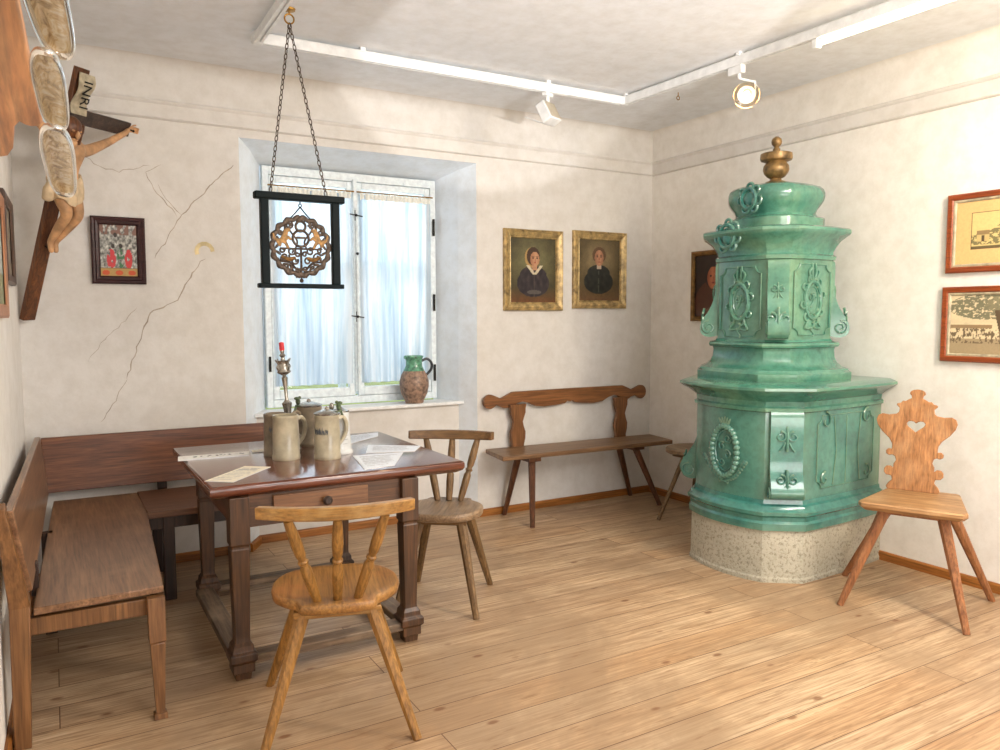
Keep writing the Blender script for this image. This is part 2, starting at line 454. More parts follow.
# cracks and stain on the back wall (children of the wall)
def ribbon(pts, w, y=-.0012):
    mb = MB(); P = []
    pts = [Vector((p[0], p[1])) for p in pts]; fine = []
    for a, c in zip(pts[:-1], pts[1:]):
        n = max(2, int((c - a).length / .025))
        for k in range(n):
            q = a.lerp(c, k / n); fine.append(q + Vector((random.uniform(-1, 1), random.uniform(-1, 1))) * .006)
    fine.append(pts[-1]); N = len(fine); prev = None
    for i, q in enumerate(fine):
        t = fine[min(i + 1, N - 1)] - fine[max(0, i - 1)]; t.normalize(); nn = Vector((-t.y, t.x))
        ww = w * (.5 + .7 * random.random()) * (1 if 0 < i < N - 1 else .2)
        cur = [mb.bm.verts.new((q.x + nn.x * s * ww, y, q.y + nn.y * s * ww)) for s in (-.5, .5)]
        if prev: mb.face([prev[0], cur[0], cur[1], prev[1]])
        prev = cur
    return mb
for pts, w in (([(-3.24, 2.35), (-3.4, 2.19), (-3.55, 2.02), (-3.69, 1.78)], .006),
               ([(-3.56, 2.02), (-3.68, 2.17), (-3.72, 2.26), (-3.64, 2.31)], .005), ([(-3.54, 2.04), (-3.62, 2.12), (-3.66, 2.2)], .004),
               ([(-3.42, 1.79), (-3.48, 1.72), (-3.58, 1.54), (-3.73, 1.47), (-3.79, 1.3), (-3.86, 1.1)], .007),
               ([(-3.86, 1.1), (-3.92, .98), (-4.0, .86)], .004), ([(-3.79, 1.5), (-3.98, 1.3), (-4.05, 1.2)], .003),
               ([(-4.05, 2.33), (-3.95, 2.27), (-3.86, 2.25), (-3.7, 2.3)], .004)):
    o = ribbon(pts, w).build('crack', M['crack'], wall_back, flat=True); o['kind'] = 'structure'
mb = MB()
mb.tube([(-3.42 + .045 * math.cos(a), -.0005, 1.83 + .045 * math.sin(a)) for a in [i * PI / 7 for i in range(9)]], .012, 6)
mb.xf(Matrix.Scale(.08, 4, (0, 1, 0)))
mb.xf(Matrix.Translation((0, -.0008, 0))).build('stain', M['stain'], wall_back)['kind'] = 'structure'
# picture-rail cornice
ZC = 2.558
def cornice(name, p0, p1, nrm):
    mb = MB(); n = Vector(nrm)
    prof = [(0, 0), (.014, .002), (.02, .008), (.014, .014), (.012, .05), (.014, .085), (.022, .09), (.028, .1), (.022, .108), (.008, .112), (0, .114)]
    rings = [[Vector(p) + n * d + Vector((0, 0, ZC + z)) for d, z in prof] for p in (p0, p1)]
    mb.ring_loft(rings); return struct(mb.build(name, M['wall'], ang=25))
cornice('trim_1', (-W, 0, 0), (0, 0, 0), (0, -1, 0))
cornice('trim_2', (0, 0, 0), (0, YB, 0), (-1, 0, 0))
cornice('trim_3', (-W, 0, 0), (-W + WL * YB, YB, 0), (1, 0, 0))
# ceiling cove on the back and right walls
def cove(name, p0, p1, nrm, mat, r=.05):
    mb = MB(); n = Vector(nrm)
    prof = [(0, 0)] + [(r - r * math.cos(a), -r + r * math.sin(a)) for a in [i * PI / 12 for i in range(7)]]
    mb.ring_loft([[Vector(p) + n * d + Vector((0, 0, H + z)) for d, z in prof] for p in (p0, p1)])
    return struct(mb.build(name, mat, ang=50))
cove('trim_4', (-W, 0, 0), (0, 0, 0), (0, -1, 0), M['wall'])
cove('trim_5', (0, 0, 0), (0, YB, 0), (-1, 0, 0), M['wall_white'])
# baseboards
def board(mb, p0, p1, nrm, h=.052, t=.018):
    n = Vector(nrm) ; prof = [(0, 0), (t, 0), (t, h - .01), (t - .008, h), (0, h)]
    mb.ring_loft([[Vector(p) + n * d + Vector((0, 0, z)) for d, z in prof] for p in (p0, p1)])
mb = MB()
board(mb, (-W, 0, 0), (NX0 - .01, 0, 0), (0, -1, 0)); board(mb, (NX1 + .01, 0, 0), (0, 0, 0), (0, -1, 0))
board(mb, (lx(PY), PY, 0), (rx(PY), PY, 0), (0, -1, 0))
board(mb, (NX0, -.018, 0), (lx(PY), PY, 0), (.83, -.55, 0)); board(mb, (NX1, -.018, 0), (rx(PY), PY, 0), (-.83, -.55, 0))
struct(mb.build('baseboard_back', M['base'], flat=True))
mb = MB(); board(mb, (0, 0, 0), (0, YB, 0), (-1, 0, 0)); struct(mb.build('baseboard_right', M['base_y'], flat=True))
mb = MB(); board(mb, (-W, 0, 0), (-W + WL * YB, YB, 0), (1, 0, 0)); struct(mb.build('baseboard_left', M['base_y'], flat=True))

# ------------------------------------------------------------------ window
win = D.objects.new('window_1', None); COL.objects.link(win); win['kind'] = 'structure'
win.location = (WX0, WY, WZ0)
wx, wz = WX1 - WX0, WZ1 - WZ0
def rect_frame(mb, x0, x1, z0, z1, w, y0, y1, wb_=None, wt=None):
    wb_ = w if wb_ is None else wb_; wt = w if wt is None else wt; yc = (y0 + y1) / 2; t = y1 - y0
    mb.box(((x0 + w / 2), yc, (z0 + z1) / 2), (w, t, z1 - z0)); mb.box(((x1 - w / 2), yc, (z0 + z1) / 2), (w, t, z1 - z0))
    mb.box(((x0 + x1) / 2, yc, z0 + wb_ / 2), (x1 - x0 - 2 * w, t, wb_)); mb.box(((x0 + x1) / 2, yc, z1 - wt / 2), (x1 - x0 - 2 * w, t, wt))
    return mb
rect_frame(MB(), 0, wx, -.04, wz, .04, 0, .06, .05, .055).build('window_frame', M['frame_paint'], win, .004)
cxm = -2.386 - WX0
MB().box((cxm, .0, wz / 2), (.034, .035, wz - .08)).build('mullion', M['frame_paint'], win, .006)
for k, (x0, x1) in enumerate(((.042, cxm - .012), (cxm + .012, wx - .042))):
    s_ = rect_frame(MB(), x0, x1, .012, wz - .058, .042, .005, .045, .06, .045).build('sash', M['frame_paint'], win, .004)
    MB().box(((x0 + x1) / 2, .03, wz / 2), (x1 - x0 - .07, .004, wz - .15)).build('pane', M['glass'], s_)
    # outer casement behind the curtains
    ob = rect_frame(MB(), x0, x1, .0, wz - .05, .05, .2, .24)
    ob.box(((x0 + x1) / 2, .22, .95), (x1 - x0, .03, .035))
    for f in (.15, .5, .86): ob.box((x0 + (x1 - x0) * f, .2, .95), (.05, .03, .11))
    s2 = ob.build('outer_casement', M['frame_paint'], win, .003)
    MB().box(((x0 + x1) / 2, .235, wz / 2), (x1 - x0 - .08, .003, wz - .13)).build('outer_pane', M['glass'], s2)
for z in (1.25, .56):
    mb = MB(); mb.box((cxm, -.02, z), (.014, .012, .07)); mb.tube([(cxm - .045, -.03, z + .006), (cxm + .045, -.03, z - .006)], .004, 8); mb.ball((cxm, -.03, z), .01)
    mb.build('latch', M['iron'], win)
MB().tube([(cxm, -.03, 0), (cxm, -.03, 1.3)], .005, 8).build('bolt_rod', M['frame_paint'], win)
MB().ball((cxm + .004, -.03, .99), .011).build('knob', M['iron'], win)
for z in (1.2, .66, .15):
    MB().tube([(wx - .02, -.012, z - .06), (wx - .02, -.012, z + .06)], .009, 8).build('hinge', M['iron'], win)
for z in (1.3, .25):
    MB().tube([(.02, -.012, z - .05), (.02, -.012, z + .05)], .008, 8).build('hinge', M['iron'], win)
mb = MB()
for x0, x1, s in ((.05, .3, 1), (wx - .25, wx - .05, 1)): mb.box(((x0 + x1) / 2, -.004, wz - .045), (x1 - x0, .01, .022))
mb.build('corner_iron', M['frame_paint'], win)
MB().box(((WX0 + WX1) / 2 - WX0, (.1 + WY) / 2 - WY, SZ - .01 - WZ0), (rx(.1) - lx(.1) + .01, WY - .1, .024)).build('sill', M['white_paint'], win, .005)
# curtains
def curtain(name, label, x0, x1, ztop, zbot, fullness, phase, lean=0.0):
    t = thing(name, label, 'curtain', ((x0 + x1) / 2, WY - .014, zbot))
    nx, nz_ = 90, 46; vs = []; fs = []; w = x1 - x0; h = ztop - zbot
    for j in range(nz_ + 1):
        v = j / nz_
        for i in range(nx + 1):
            u = i / nx
            a = .011 + .008 * (1 - v)
            y = a * math.sin(u * fullness * 2 * PI + phase + 1.2 * math.sin(v * 2.2 + u * 3)) + .006 * math.sin(u * 41 + 3 * v) * v ** 6
            x = (u - .5) * w * (1 - .012 * (1 - v)) + lean * (1 - v) * u
            vs.append((x, y, h * v))
    fs = [(j * (nx + 1) + i, j * (nx + 1) + i + 1, (j + 1) * (nx + 1) + i + 1, (j + 1) * (nx + 1) + i) for j in range(nz_) for i in range(nx)]
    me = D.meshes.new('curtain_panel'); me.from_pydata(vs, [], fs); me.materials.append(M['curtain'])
    me.polygons.foreach_set('use_smooth', [True] * len(fs))
    o = D.objects.new('curtain_panel', me); COL.objects.link(o); o.parent = t
    mb = MB(); vs = []
    n = 120
    r0 = [Vector(((i / n - .5) * w, .004 * math.sin(i * .9) - .012, h + .012 + .004 * math.sin(i * .7))) for i in range(n + 1)]
    r1 = [Vector(((i / n - .5) * w, .007 * math.sin(i * .9) - .014, h - .035 + .008 * abs(math.sin(i * .26)))) for i in range(n + 1)]
    A = [mb.bm.verts.new(p) for p in r0]; B = [mb.bm.verts.new(p) for p in r1]
    for i in range(n): mb.face([A[i], A[i + 1], B[i + 1], B[i]])
    mb.build('ruffled_heading', M['lace'], t)
    MB().tube([(-w / 2 - .02, -.004, h + .02), (w / 2 + .02, -.004, h + .02)], .005, 8).build('curtain_rod', M['brass'], t)
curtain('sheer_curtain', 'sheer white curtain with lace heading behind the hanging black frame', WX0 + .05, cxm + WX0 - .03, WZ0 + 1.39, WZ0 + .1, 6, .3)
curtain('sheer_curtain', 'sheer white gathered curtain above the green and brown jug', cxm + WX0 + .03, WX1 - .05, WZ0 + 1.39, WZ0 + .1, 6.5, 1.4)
# outside
o = MB().box((-2.4, 9, -.6), (40, 17, .1)).build('garden_lawn', M['lawn']); tag(o, 'strip of garden lawn outside the window', 'lawn', kind='structure')

# ------------------------------------------------------------------ table
TC = (-3.162, -1.205); TR = 0.0; TZ = .79
tbl = thing('dining_table', 'dark wooden table with drawer and low foot rails under the steins', 'table', (TC[0], TC[1], 0), TR)
ta, tb = .552, .53
mb = MB()
prof = [(-.03, -.055), (-.02, -.05), (-.006, -.042), (0, -.03), (0, -.012), (-.004, -.003), (-.012, 0)]
mb.ring_loft([[(sx * (ta + d), sy * (tb + d), TZ + z) for sx, sy in ((-1, -1), (1, -1), (1, 1), (-1, 1))] for d, z in prof])
mb.build('tabletop', M['tabletop'], tbl, ang=50)
LX0, LX1, LY0, LY1 = -.445, .28, -.50, .42
zt = TZ - .05
for y in (LY0 + .005, LY1): MB().box(((LX0 + LX1) / 2, y, zt - .065), (LX1 - LX0, .026, .13)).build('apron', M['tablerail'], tbl, .003)
for x in (LX0, LX1): MB().box((x, (LY0 + LY1) / 2, zt - .065), (.026, LY1 - LY0, .13)).build('side_apron', M['tableraily'], tbl, .003)
dr = MB().box((-.11, LY0 - .014, zt - .058), (.40, .02, .098)).build('drawer', M['drawer'], tbl, .003)
MB().lathe([(.008, 0), (.008, .012), (.018, .018), (.02, .028), (.012, .036)], (-.095, LY0 - .024, zt - .05), 16, Matrix.Rotation(PI / 2, 3, 'X')).build('knob', M['benchlegd'], dr)
for lx_ in (LX0, LX1):
    for ly in (LY0, LY1):
        p = Vector((lx_ + (.025 if lx_ == LX0 and ly == LY1 else 0), ly, 0)); mb = MB()
        st = [(0, .06), (.03, .066), (.032, .085), (.07, .085), (.08, .105), (.11, .105), (.118, .084), (.14, .08), (.155, .06), (.17, .058),
              (.53, .072), (.535, .066), (.545, .066), (.55, .077), (zt, .077)]
        mb.ring_loft([[p + Vector((sx * w / 2, sy * w / 2, z)) for sx, sy in ((-1, -1), (1, -1), (1, 1), (-1, 1))] for z, w in st])
        mb.build('leg', M['tableleg'], tbl, .003, flat=True)
for y in (LY0, LY1): MB().box(((LX0 + LX1) / 2, y, .078), (LX1 - LX0 - .08, .075, .035)).build('foot_rail', M['foot'], tbl, .005)
for x in (LX0, LX1): MB().box((x, (LY0 + LY1) / 2, .078), (.085, LY1 - LY0 - .08, .035)).build('foot_rail', M['footy'], tbl, .005)

# papers on the table
def paper(name, label, cat, corners, fn, thick=.0025, group=None):
    """corners: near-left, near-right, far-right, far-left on the table plane (world xy)"""
    c = sum((Vector(p) for p in corners), Vector((0, 0))) / 4
    t = thing(name, label, cat, (c.x, c.y, TZ + .0003), 0, group)
    A, B_, C_, D_ = [Vector(p) - c for p in corners]
    nx, ny = 60, 44; vs = []; cs = []
    for j in range(ny + 1):
        for i in range(nx + 1):
            u, v = i / nx, j / ny
            p = A.lerp(B_, u).lerp(D_.lerp(C_, u), v); vs.append((p.x, p.y, thick)); cs.extend(lin(fn(u, v)))
    fs = [(j * (nx + 1) + i, j * (nx + 1) + i + 1, (j + 1) * (nx + 1) + i + 1, (j + 1) * (nx + 1) + i) for j in range(ny) for i in range(nx)]
    me = D.meshes.new('printed_face'); me.from_pydata(vs, [], fs); me.materials.append(M['paper'])
    at = me.color_attributes.new('Col', 'FLOAT_COLOR', 'POINT'); at.data.foreach_set('color', cs)
    o = D.objects.new('printed_face', me); COL.objects.link(o); o.parent = t
    mb = MB(); mb.ring_loft([[(q.x, q.y, z) for q in (A, B_, C_, D_)] for z in (0, thick - .0004)]); mb.build('board', M['white_paint'], t, flat=True)
    return t
def textlines(u, v, n=12, m=.1):
    if m < u < 1 - m and m < v < 1 - m:
        k = (v - m) / (1 - 2 * m) * n
        if .3 < k % 1 < .62 and nz(u * 60, int(k) * 7.3) > -.15 and u < .5 + .4 * abs(nz(int(k) * 3.1, 2)) + .25: return (150, 150, 155)
    return None
def fn_strip(u, v):
    if .2 < u < .92 and .35 < v < .7 and nz(u * 26, v * 3, 4) > .12: return (120, 110, 100)
    return (240, 238, 230)
def fn_card(u, v): return textlines(u, v, 9) or (238, 230, 208)
def fn_sheet(u, v): return textlines(u, v, 14) or (232, 238, 246)
paper('paper_strip', 'narrow white caption strip at the left edge of the table', 'paper',
      [(-3.742, -1.08), (-3.43, -1.10), (-3.41, -1.005), (-3.728, -.985)], fn_strip, .006)
paper('paper_card', 'cream printed card at the front left corner of the table', 'paper',
      [(-3.712, -1.60), (-3.615, -1.675), (-3.41, -1.435), (-3.505, -1.36)], fn_card)
paper('paper_sheet', 'white printed sheet at the front edge before the white tankard', 'paper',
      [(-3.075, -1.70), (-2.93, -1.68), (-2.77, -1.40), (-3.01, -1.36)], fn_sheet)
paper('paper_sheet', 'white printed sheet at the right edge near the spindle chair', 'paper',
      [(-2.93, -1.32), (-2.71, -1.40), (-2.62, -1.27), (-2.84, -1.11)], fn_sheet)
paper('paper_sheet', 'white printed sheet at the far right corner of the table', 'paper',
      [(-2.98, -1.08), (-2.69, -.86), (-2.64, -.73), (-2.88, -.78)], fn_sheet)
paper('paper_slip', 'small paper slip mostly hidden behind the steins', 'paper',
      [(-3.40, -1.03), (-3.30, -1.03), (-3.29, -.96), (-3.39, -.96)], fn_card)

# ------------------------------------------------------------------ steins, candle, jug
def stein(label, x, y, r, h, mat, handle_dir, lid=None, script=False, group='steins on the table'):
    t = thing('beer_stein', label, 'beer stein', (x, y, TZ), handle_dir, group)
    MB().lathe([(r * .98, 0), (r, .006), (r, .016), (r * .96, .022), (r * .95, h * .5), (r * .9, h - .02), (r * .93, h - .014), (r * .93, h - .004), (r * .88, h), (r * .8, h - .002), (r * .8, .02)], n=32, cap1=True).build('body', mat, t)
    pts = smooth_line([(r * .85, 0, h * .84), (r + .028, 0, h * .9), (r + .05, 0, h * .72), (r + .038, 0, h * .45), (r * .9, 0, h * .24)], 6)
    MB().tube(pts, [.0085 + .002 * math.sin(i / len(pts) * PI) for i in range(len(pts))], 8).build('handle', mat, t)
    if lid:
        l = MB().lathe([(r * .95, h), (r * .98, h + .006), (r * .8, h + .012), (r * .4, h + .02), (.012, h + .024), (.008, h + .034), (.002, h + .038)], n=28).build('lid', M[lid], t)
        mb = MB(); mb.tube([(r * .9, 0, h + .004), (r + .02, 0, h + .01), (r + .03, 0, h * .9)], .006, 8)
        mb.ball((r + .006, 0, h + .03), .012, (.8, 1.2, 1.5)); mb.ball((r + .014, 0, h + .046), .011, (1, 1.4, .8)); mb.ball((r + .002, .008, h + .05), .008)
        mb.build('thumb_lift', M['greenpatina'], l)
    if script:
        mb = MB(); 
        for k in range(5):
            pts = []
            for i in range(14):
                a = script + (k - 2) * .26 + (i / 13 - .5) * .22
                z = h * .62 + .012 * math.sin(i * 1.7 + k) + (.012 if i in (3, 4) else 0)
                pts.append(((r * .955) * math.cos(a), (r * .955) * math.sin(a), z))
            mb.tube(pts, .0011, 5)
        mb.build('painted_script', M['cobalt'], t)
    return t
stein('grey stoneware stein at the left with plain rounded handle, front of its pair', -3.296, -1.262, .064, .205, M['stoneware'], math.radians(25), None)
stein('dark stoneware stein half hidden behind the left grey stein', -3.312, -1.135, .058, .2, M['stoneware_d'], math.radians(100), None, math.radians(-200))
stein('brown stoneware stein with domed lid at the back of the group', -3.09, -.93, .07, .2, M['stoneware_d'], math.radians(-150), 'pewter')
stein('grey stein with dark painted script and patinated thumb lift', -3.126, -1.345, .062, .205, M['stoneware'], math.radians(20), 'pewter', math.radians(-160))
t = thing('pewter_tankard', 'tall white tapered tankard right of the scripted grey stein', 'tankard', (-3.03, -1.245, TZ), math.radians(150))
MB().lathe([(.058, 0), (.06, .006), (.058, .014), (.052, .02), (.04, .18), (.042, .19), (.042, .2), (.036, .2), (.034, .19), (.034, .02)], n=32).build('body', m_plain('white_glaze_tankard', (214, 216, 214), .2, 0, .06), t)
MB().tube(smooth_line([(.036, 0, .17), (.07, 0, .175), (.085, 0, .12), (.046, 0, .05)], 6), .007, 8).build('handle', M['jugdark'], t)
mb = MB(); mb.lathe([(.044, .2), (.044, .206), (.02, .214), (.004, .226)], n=24); mb.ball((.04, 0, .225), .012, (1, 1, 1.6)); mb.build('lid', M['pewter'], t)
mb = MB()
for i, z in enumerate((.05, .07, .09, .11)):
    mb.tube([((.0525 - z * .075) * math.cos(a), (.0525 - z * .075) * math.sin(a), z) for a in [2.0 + .12 * k for k in range(5 + i)]], .0014, 5)
mb.build('painted_script', M['cobalt'], t)
# candlestick among the steins
t = thing('candlestick', 'slender pewter candlestick with red candle standing behind the left steins', 'candlestick', (-3.215, -1.045, TZ))
t.rotation_euler = (0, math.radians(-4), 0)
MB().lathe([(.05, 0), (.052, .005), (.045, .014), (.02, .03), (.014, .1), (.018, .2), (.024, .235), (.012, .246), (.008, .256), (.0085, .3), (.013, .345), (.015, .36), (.009, .368), (.006, .375)], n=20).build('stem', M['pewter'], t)
mb = MB(); mb.lathe([(.01, .372), (.03, .385), (.034, .39), (.03, .396), (.026, .42), (.026, .44), (.03, .446), (.012, .448), (.008, .46), (.016, .47), (.008, .48), (.0105, .49), (.0105, .498)], n=20)
for k in range(4):
    a = k * PI / 2 + .4; c_, s_ = math.cos(a), math.sin(a)
    mb.tube([(c_ * .028, s_ * .028, .39), (c_ * .04, s_ * .04, .415), (c_ * .03, s_ * .03, .43), (c_ * .044, s_ * .044, .452)], .0035, 6)
mb.build('candle_socket', M['pewter'], t)
MB().lathe([(.0115, .495), (.0125, .5), (.012, .532), (.004, .536)], n=16).build('candle', M['red'], t)
# jug on the sill
t = thing('earthenware_jug', 'bulbous brown jug with green glazed neck on the window sill', 'jug', (-2.022, .163, SZ + .002), math.radians(-8))
MB().lathe([(.06, 0), (.066, .006), (.068, .02), (.092, .07), (.103, .12), (.103, .155), (.09, .2), (.074, .228)], n=36).build('body', M['jugbody'], t)
MB().lathe([(.0745, .225), (.066, .245), (.058, .262), (.057, .3), (.062, .318), (.067, .325), (.067, .334), (.06, .334), (.052, .3), (.052, .26)], n=36, cap0=False).build('neck', M['juggreen'], t)
MB().prism([(-.02, 0), (.02, 0), (.012, .022), (-.012, .022)], .02, Matrix.Translation((-.06, 0, .312)) @ Matrix.Rotation(PI / 2, 4, 'Z') @ Matrix.Translation((0, -.01, 0))).build('spout', M['juggreen'], t, .003)
MB().tube(smooth_line([(.055, 0, .295), (.095, 0, .31), (.128, 0, .28), (.125, 0, .235), (.088, 0, .195)], 7), .0095, 10).build('handle', M['jugdark'], t)

# ------------------------------------------------------------------ spindle chairs
def spindle_chair(label, x, y, rz, mx, my, mz, zr=.83, q_=1.0, fw=.255, fd=.265, zs=.478):
    t = thing('spindle_chair', label, 'chair', (x, y, 0), rz)
    half = smooth_line([Vector(p) * q_ for p in [(0, -.235), (.09, -.228), (.17, -.185), (.218, -.1), (.228, -.01), (.212, .06), (.175, .115), (.142, .145), (.132, .172), (.12, .195), (.06, .205), (0, .207)]], 5)
    out = [(p.x, p.y) for p in half] + [(-p.x, p.y) for p in reversed(half[1:-1])]
    mb = MB()
    def ring(k, z): return [(x_ * k, y_ * k, z) for x_, y_ in out]
    mb.ring_loft([ring(.9, zs - .042), ring(.985, zs - .034), ring(1, zs - .012), ring(.985, zs - .002), ring(.96, zs), ring(.8, zs - .004), ring(.5, zs - .008)])
    mb.build('seat', my, t, ang=60)
    for sy in (-1, 1):
        MB().box((0, sy * .115 * q_, zs - .055), (.3 * q_, .055, .028)).build('batten', mx, t, .004)
    for sx in (-1, 1):
        for sy in (-1, 1):
            MB().bar((sx * .115 * q_, sy * .115 * q_, zs - .045), (sx * fw, sy * fd, 0), .05, .046, .03, .028, (1, 0, 0), 8).build('leg', mz, t, ang=20)
    # curved rail
    n = 24; rings = []
    for i in range(n + 1):
        u = i / n * 2 - 1; xx = u * .256 * q_; yy = (.27 - .06 * u * u) * q_; ht = .047 - .006 * u * u; th = .032
        tn = Vector((1, -.12 * u / .268, 0)).normalized(); nn = Vector((-tn.y, tn.x, 0)); c = Vector((xx, yy, zr))
        ln = Vector((0, .006, 0))
        rings.append([c - nn * th / 2 - Vector((0, 0, ht)) - ln, c + nn * th / 2 - Vector((0, 0, ht)) - ln, c + nn * (th / 2) + Vector((0, 0, 0)), c - nn * th / 2])
    MB().ring_loft(rings).build('top_rail', mx, t, .004)
    for sx in (-1, 0, 1):
        a = Vector((sx * .068 * q_, .142 * q_, zs - .006)); b_ = Vector((sx * .158 * q_, (.268 - .06 * .35 * sx * sx) * q_, zr - .044))
        prof = [(0, .013), (.12, .0155), (.3, .017), (.42, .0165), (.455, .012), (.475, .012), (.49, .016), (.51, .016), (.525, .012), (.545, .012), (.58, .0155), (.7, .0175), (.85, .016), (1, .013)]
        MB().tube([a.lerp(b_, q) for q, _ in prof], [r * 1.15 for _, r in prof], 10).build('spindle', mz, t)
    return t
spindle_chair('yellowish spindle-back chair in front of the table, back towards the viewer', -3.357, -2.155, math.radians(164), M['yel_x'], M['yel_y'], M['yel_z'])
spindle_chair('greyish spindle-back chair pushed to the right side of the table', -2.525, -1.345, math.radians(-37), M['grey_x'], M['grey_y'], M['grey_z'], .84, .88, .2, .245, .49)

# carved board-back chair
t = thing('board_back_chair', 'pine chair with carved heart-pierced board back beside the green stove', 'chair', (-.5, -2.585, 0), math.radians(-66))
zs = .532
prof = [(.215, -.235), (.235, -.2), (.165, .215), (.15, .23), (-.15, .23), (-.165, .215), (-.235, -.2), (-.215, -.235)]
mb = MB()
mb.ring_loft([[(x_ * k, y_ * k, z) for x_, y_ in prof] for k, z in ((.93, zs - .04), (1, zs - .022), (1, zs - .006), (.97, zs))])
mb.build('seat', M['pine_y'], t, ang=25)
for sy in (-1, 1): MB().box((0, sy * .12, zs - .052), (.3 if sy < 0 else .24, .06, .026)).build('batten', M['pine_leg'], t, .004)
for sx, sy, fx_, fy_ in ((-1, -1, -.294, -.257), (1, -1, .257, -.31), (1, 1, .32, .248), (-1, 1, -.375, .225)):
    if True:
        MB().bar((sx * .125, sy * .125, zs - .045), (fx_, fy_, 0), .054, .05, .03, .028, (1, 0, 0), 8).build('leg', M['pine_leg'], t, ang=20)
k = .00105; kx = .00098
R_ = [(120, 0), (128, 12), (118, 30), (100, 48), (104, 66)] + [(118 + 24 * math.cos(a), 92 + 26 * math.sin(a)) for a in [math.radians(d) for d in (-110, -60, -20, 20, 60, 110, 150)]] + \
     [(96, 128), (86, 146), (92, 166)] + [(118 + 20 * math.cos(a), 186 + 18 * math.sin(a)) for a in [math.radians(d) for d in (-130, -80, -30, 20, 70, 120)]] + \
     [(108, 214), (110, 230), (126, 256), (160, 286), (184, 318), (192, 346), (184, 368), (164, 378), (130, 374), (96, 380), (84, 390), (82, 410), (98, 424), (96, 432), (78, 436), (68, 448), (56, 446), (40, 456), (26, 462), (28, 474), (38, 484), (34, 496), (20, 504), (0, 507)]
out = [(x_ * kx, z_ * k) for x_, z_ in R_] + [(-x_ * kx, z_ * k) for x_, z_ in reversed(R_[:-1])]
hr = [(0, -30), (18, -14), (36, 0), (42, 14), (34, 24), (20, 26), (8, 22), (0, 14), (-8, 22), (-20, 26), (-34, 24), (-42, 14), (-36, 0), (-18, -14)]
heart = [(x_ * k, (z_ + 322) * k) for x_, z_ in hr]
T = Matrix.Translation((-.05, .165, zs)) @ Matrix.Rotation(math.radians(-8), 4, 'X')
MB().prism(out, .024, T, [heart]).build('board_back', M['pine_z'], t, .003, ang=30)

# small stool half behind the stove
t = thing('wooden_stool', 'small wooden stool half hidden between wall bench and stove', 'stool', (-.19, -.68, 0), math.radians(0))
mb = MB()
mb.ring_loft([[(.2 * k * math.cos(a), .17 * k * math.sin(a), z) for a in [2 * PI * i / 28 for i in range(28)]] for k, z in ((.9, .445), (1, .455), (1, .478), (.96, .486))])
mb.build('seat', M['grey_y'], t)
MB().box((0, 0, .436), (.26, .12, .03)).build('batten', M['grey_x'], t, .004)
for sx, sy in ((-1, -1), (1, -1), (1, 1)):
    MB().bar((sx * .13, sy * .06, .43), (sx * (.355 if sx < 0 else .15), sy * (.05 if sx < 0 else .14), 0), .036, .036, .026, .026, (1, 0, 0), 8).build('leg', M['grey_z'], t, ang=20)

# ------------------------------------------------------------------ wall bench with scalloped back
t = thing('wall_bench', 'plank bench with scalloped back rail between window and stove', 'bench', (-.86, -.24, 0))
zs = .5
mb = MB(); q = [(-.71, .185), (.765, .125), (.715, -.195), (-.76, -.145)]
cx_ = sum(p[0] for p in q) / 4; cy_ = sum(p[1] for p in q) / 4
mb.ring_loft([[(p[0], p[1], z) for p in q] for z in (zs - .032, zs)])
mb.build('seat', M['wb_seat'], t, .005)
for x_ in (-.5, .43): MB().box((x_, -.01, zs - .046), (.1, .27, .028)).build('batten', M['wb_leg'], t, .003)
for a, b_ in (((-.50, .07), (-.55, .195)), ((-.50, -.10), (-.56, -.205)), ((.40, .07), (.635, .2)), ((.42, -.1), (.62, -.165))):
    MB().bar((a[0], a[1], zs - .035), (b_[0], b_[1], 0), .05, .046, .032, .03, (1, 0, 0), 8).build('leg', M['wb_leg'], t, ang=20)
k = .002366
top = [(0, 0)] + arc(22, 0, 22, 180, 75, 6)[1:] + [(46, 14), (60, 8), (78, 16), (100, 26), (316, 27), (532, 26), (554, 17), (570, 10), (586, 16)] + arc(610, 2, 22, 105, 0, 6)
bot = arc(610, 0, 22, 0, -105, 6) + [(586, -10), (566, -14), (556, -20), (528, -20), (512, -8), (492, -4), (470, -10), (446, -22), (412, -26), (372, -24), (336, -20), (326, -12), (316, -16), (306, -12), (296, -20), (258, -24), (218, -26), (184, -22), (158, -10), (136, -6), (116, -10), (100, -22), (70, -22), (56, -16), (44, -12)] + arc(22, 0, 22, -75, -180, 6)[:-1]
out = [(x_ * k - .718, z_ * k + .835) for x_, z_ in top + bot]
mb = MB(); mb.prism(out, .026, Matrix.Translation((0, .19, 0))); mb.build('back_rail', M['wb_rail'], t, .003)
post = [(22, 0), (20, 12), (25, 32), (26, 52), (20, 68), (16, 84), (20, 96), (26, 112), (26, 126), (30, 138)]
for cx0 in (-.445, .505):
    pr = [(cx0 + x_ * k, zs - .02 + z_ * k) for x_, z_ in post] + [(cx0 - x_ * k, zs - .02 + z_ * k) for x_, z_ in reversed(post)]
    MB().prism(pr, .03, Matrix.Translation((0, .165, 0))).build('back_post', M['wb_post'], t, .003)

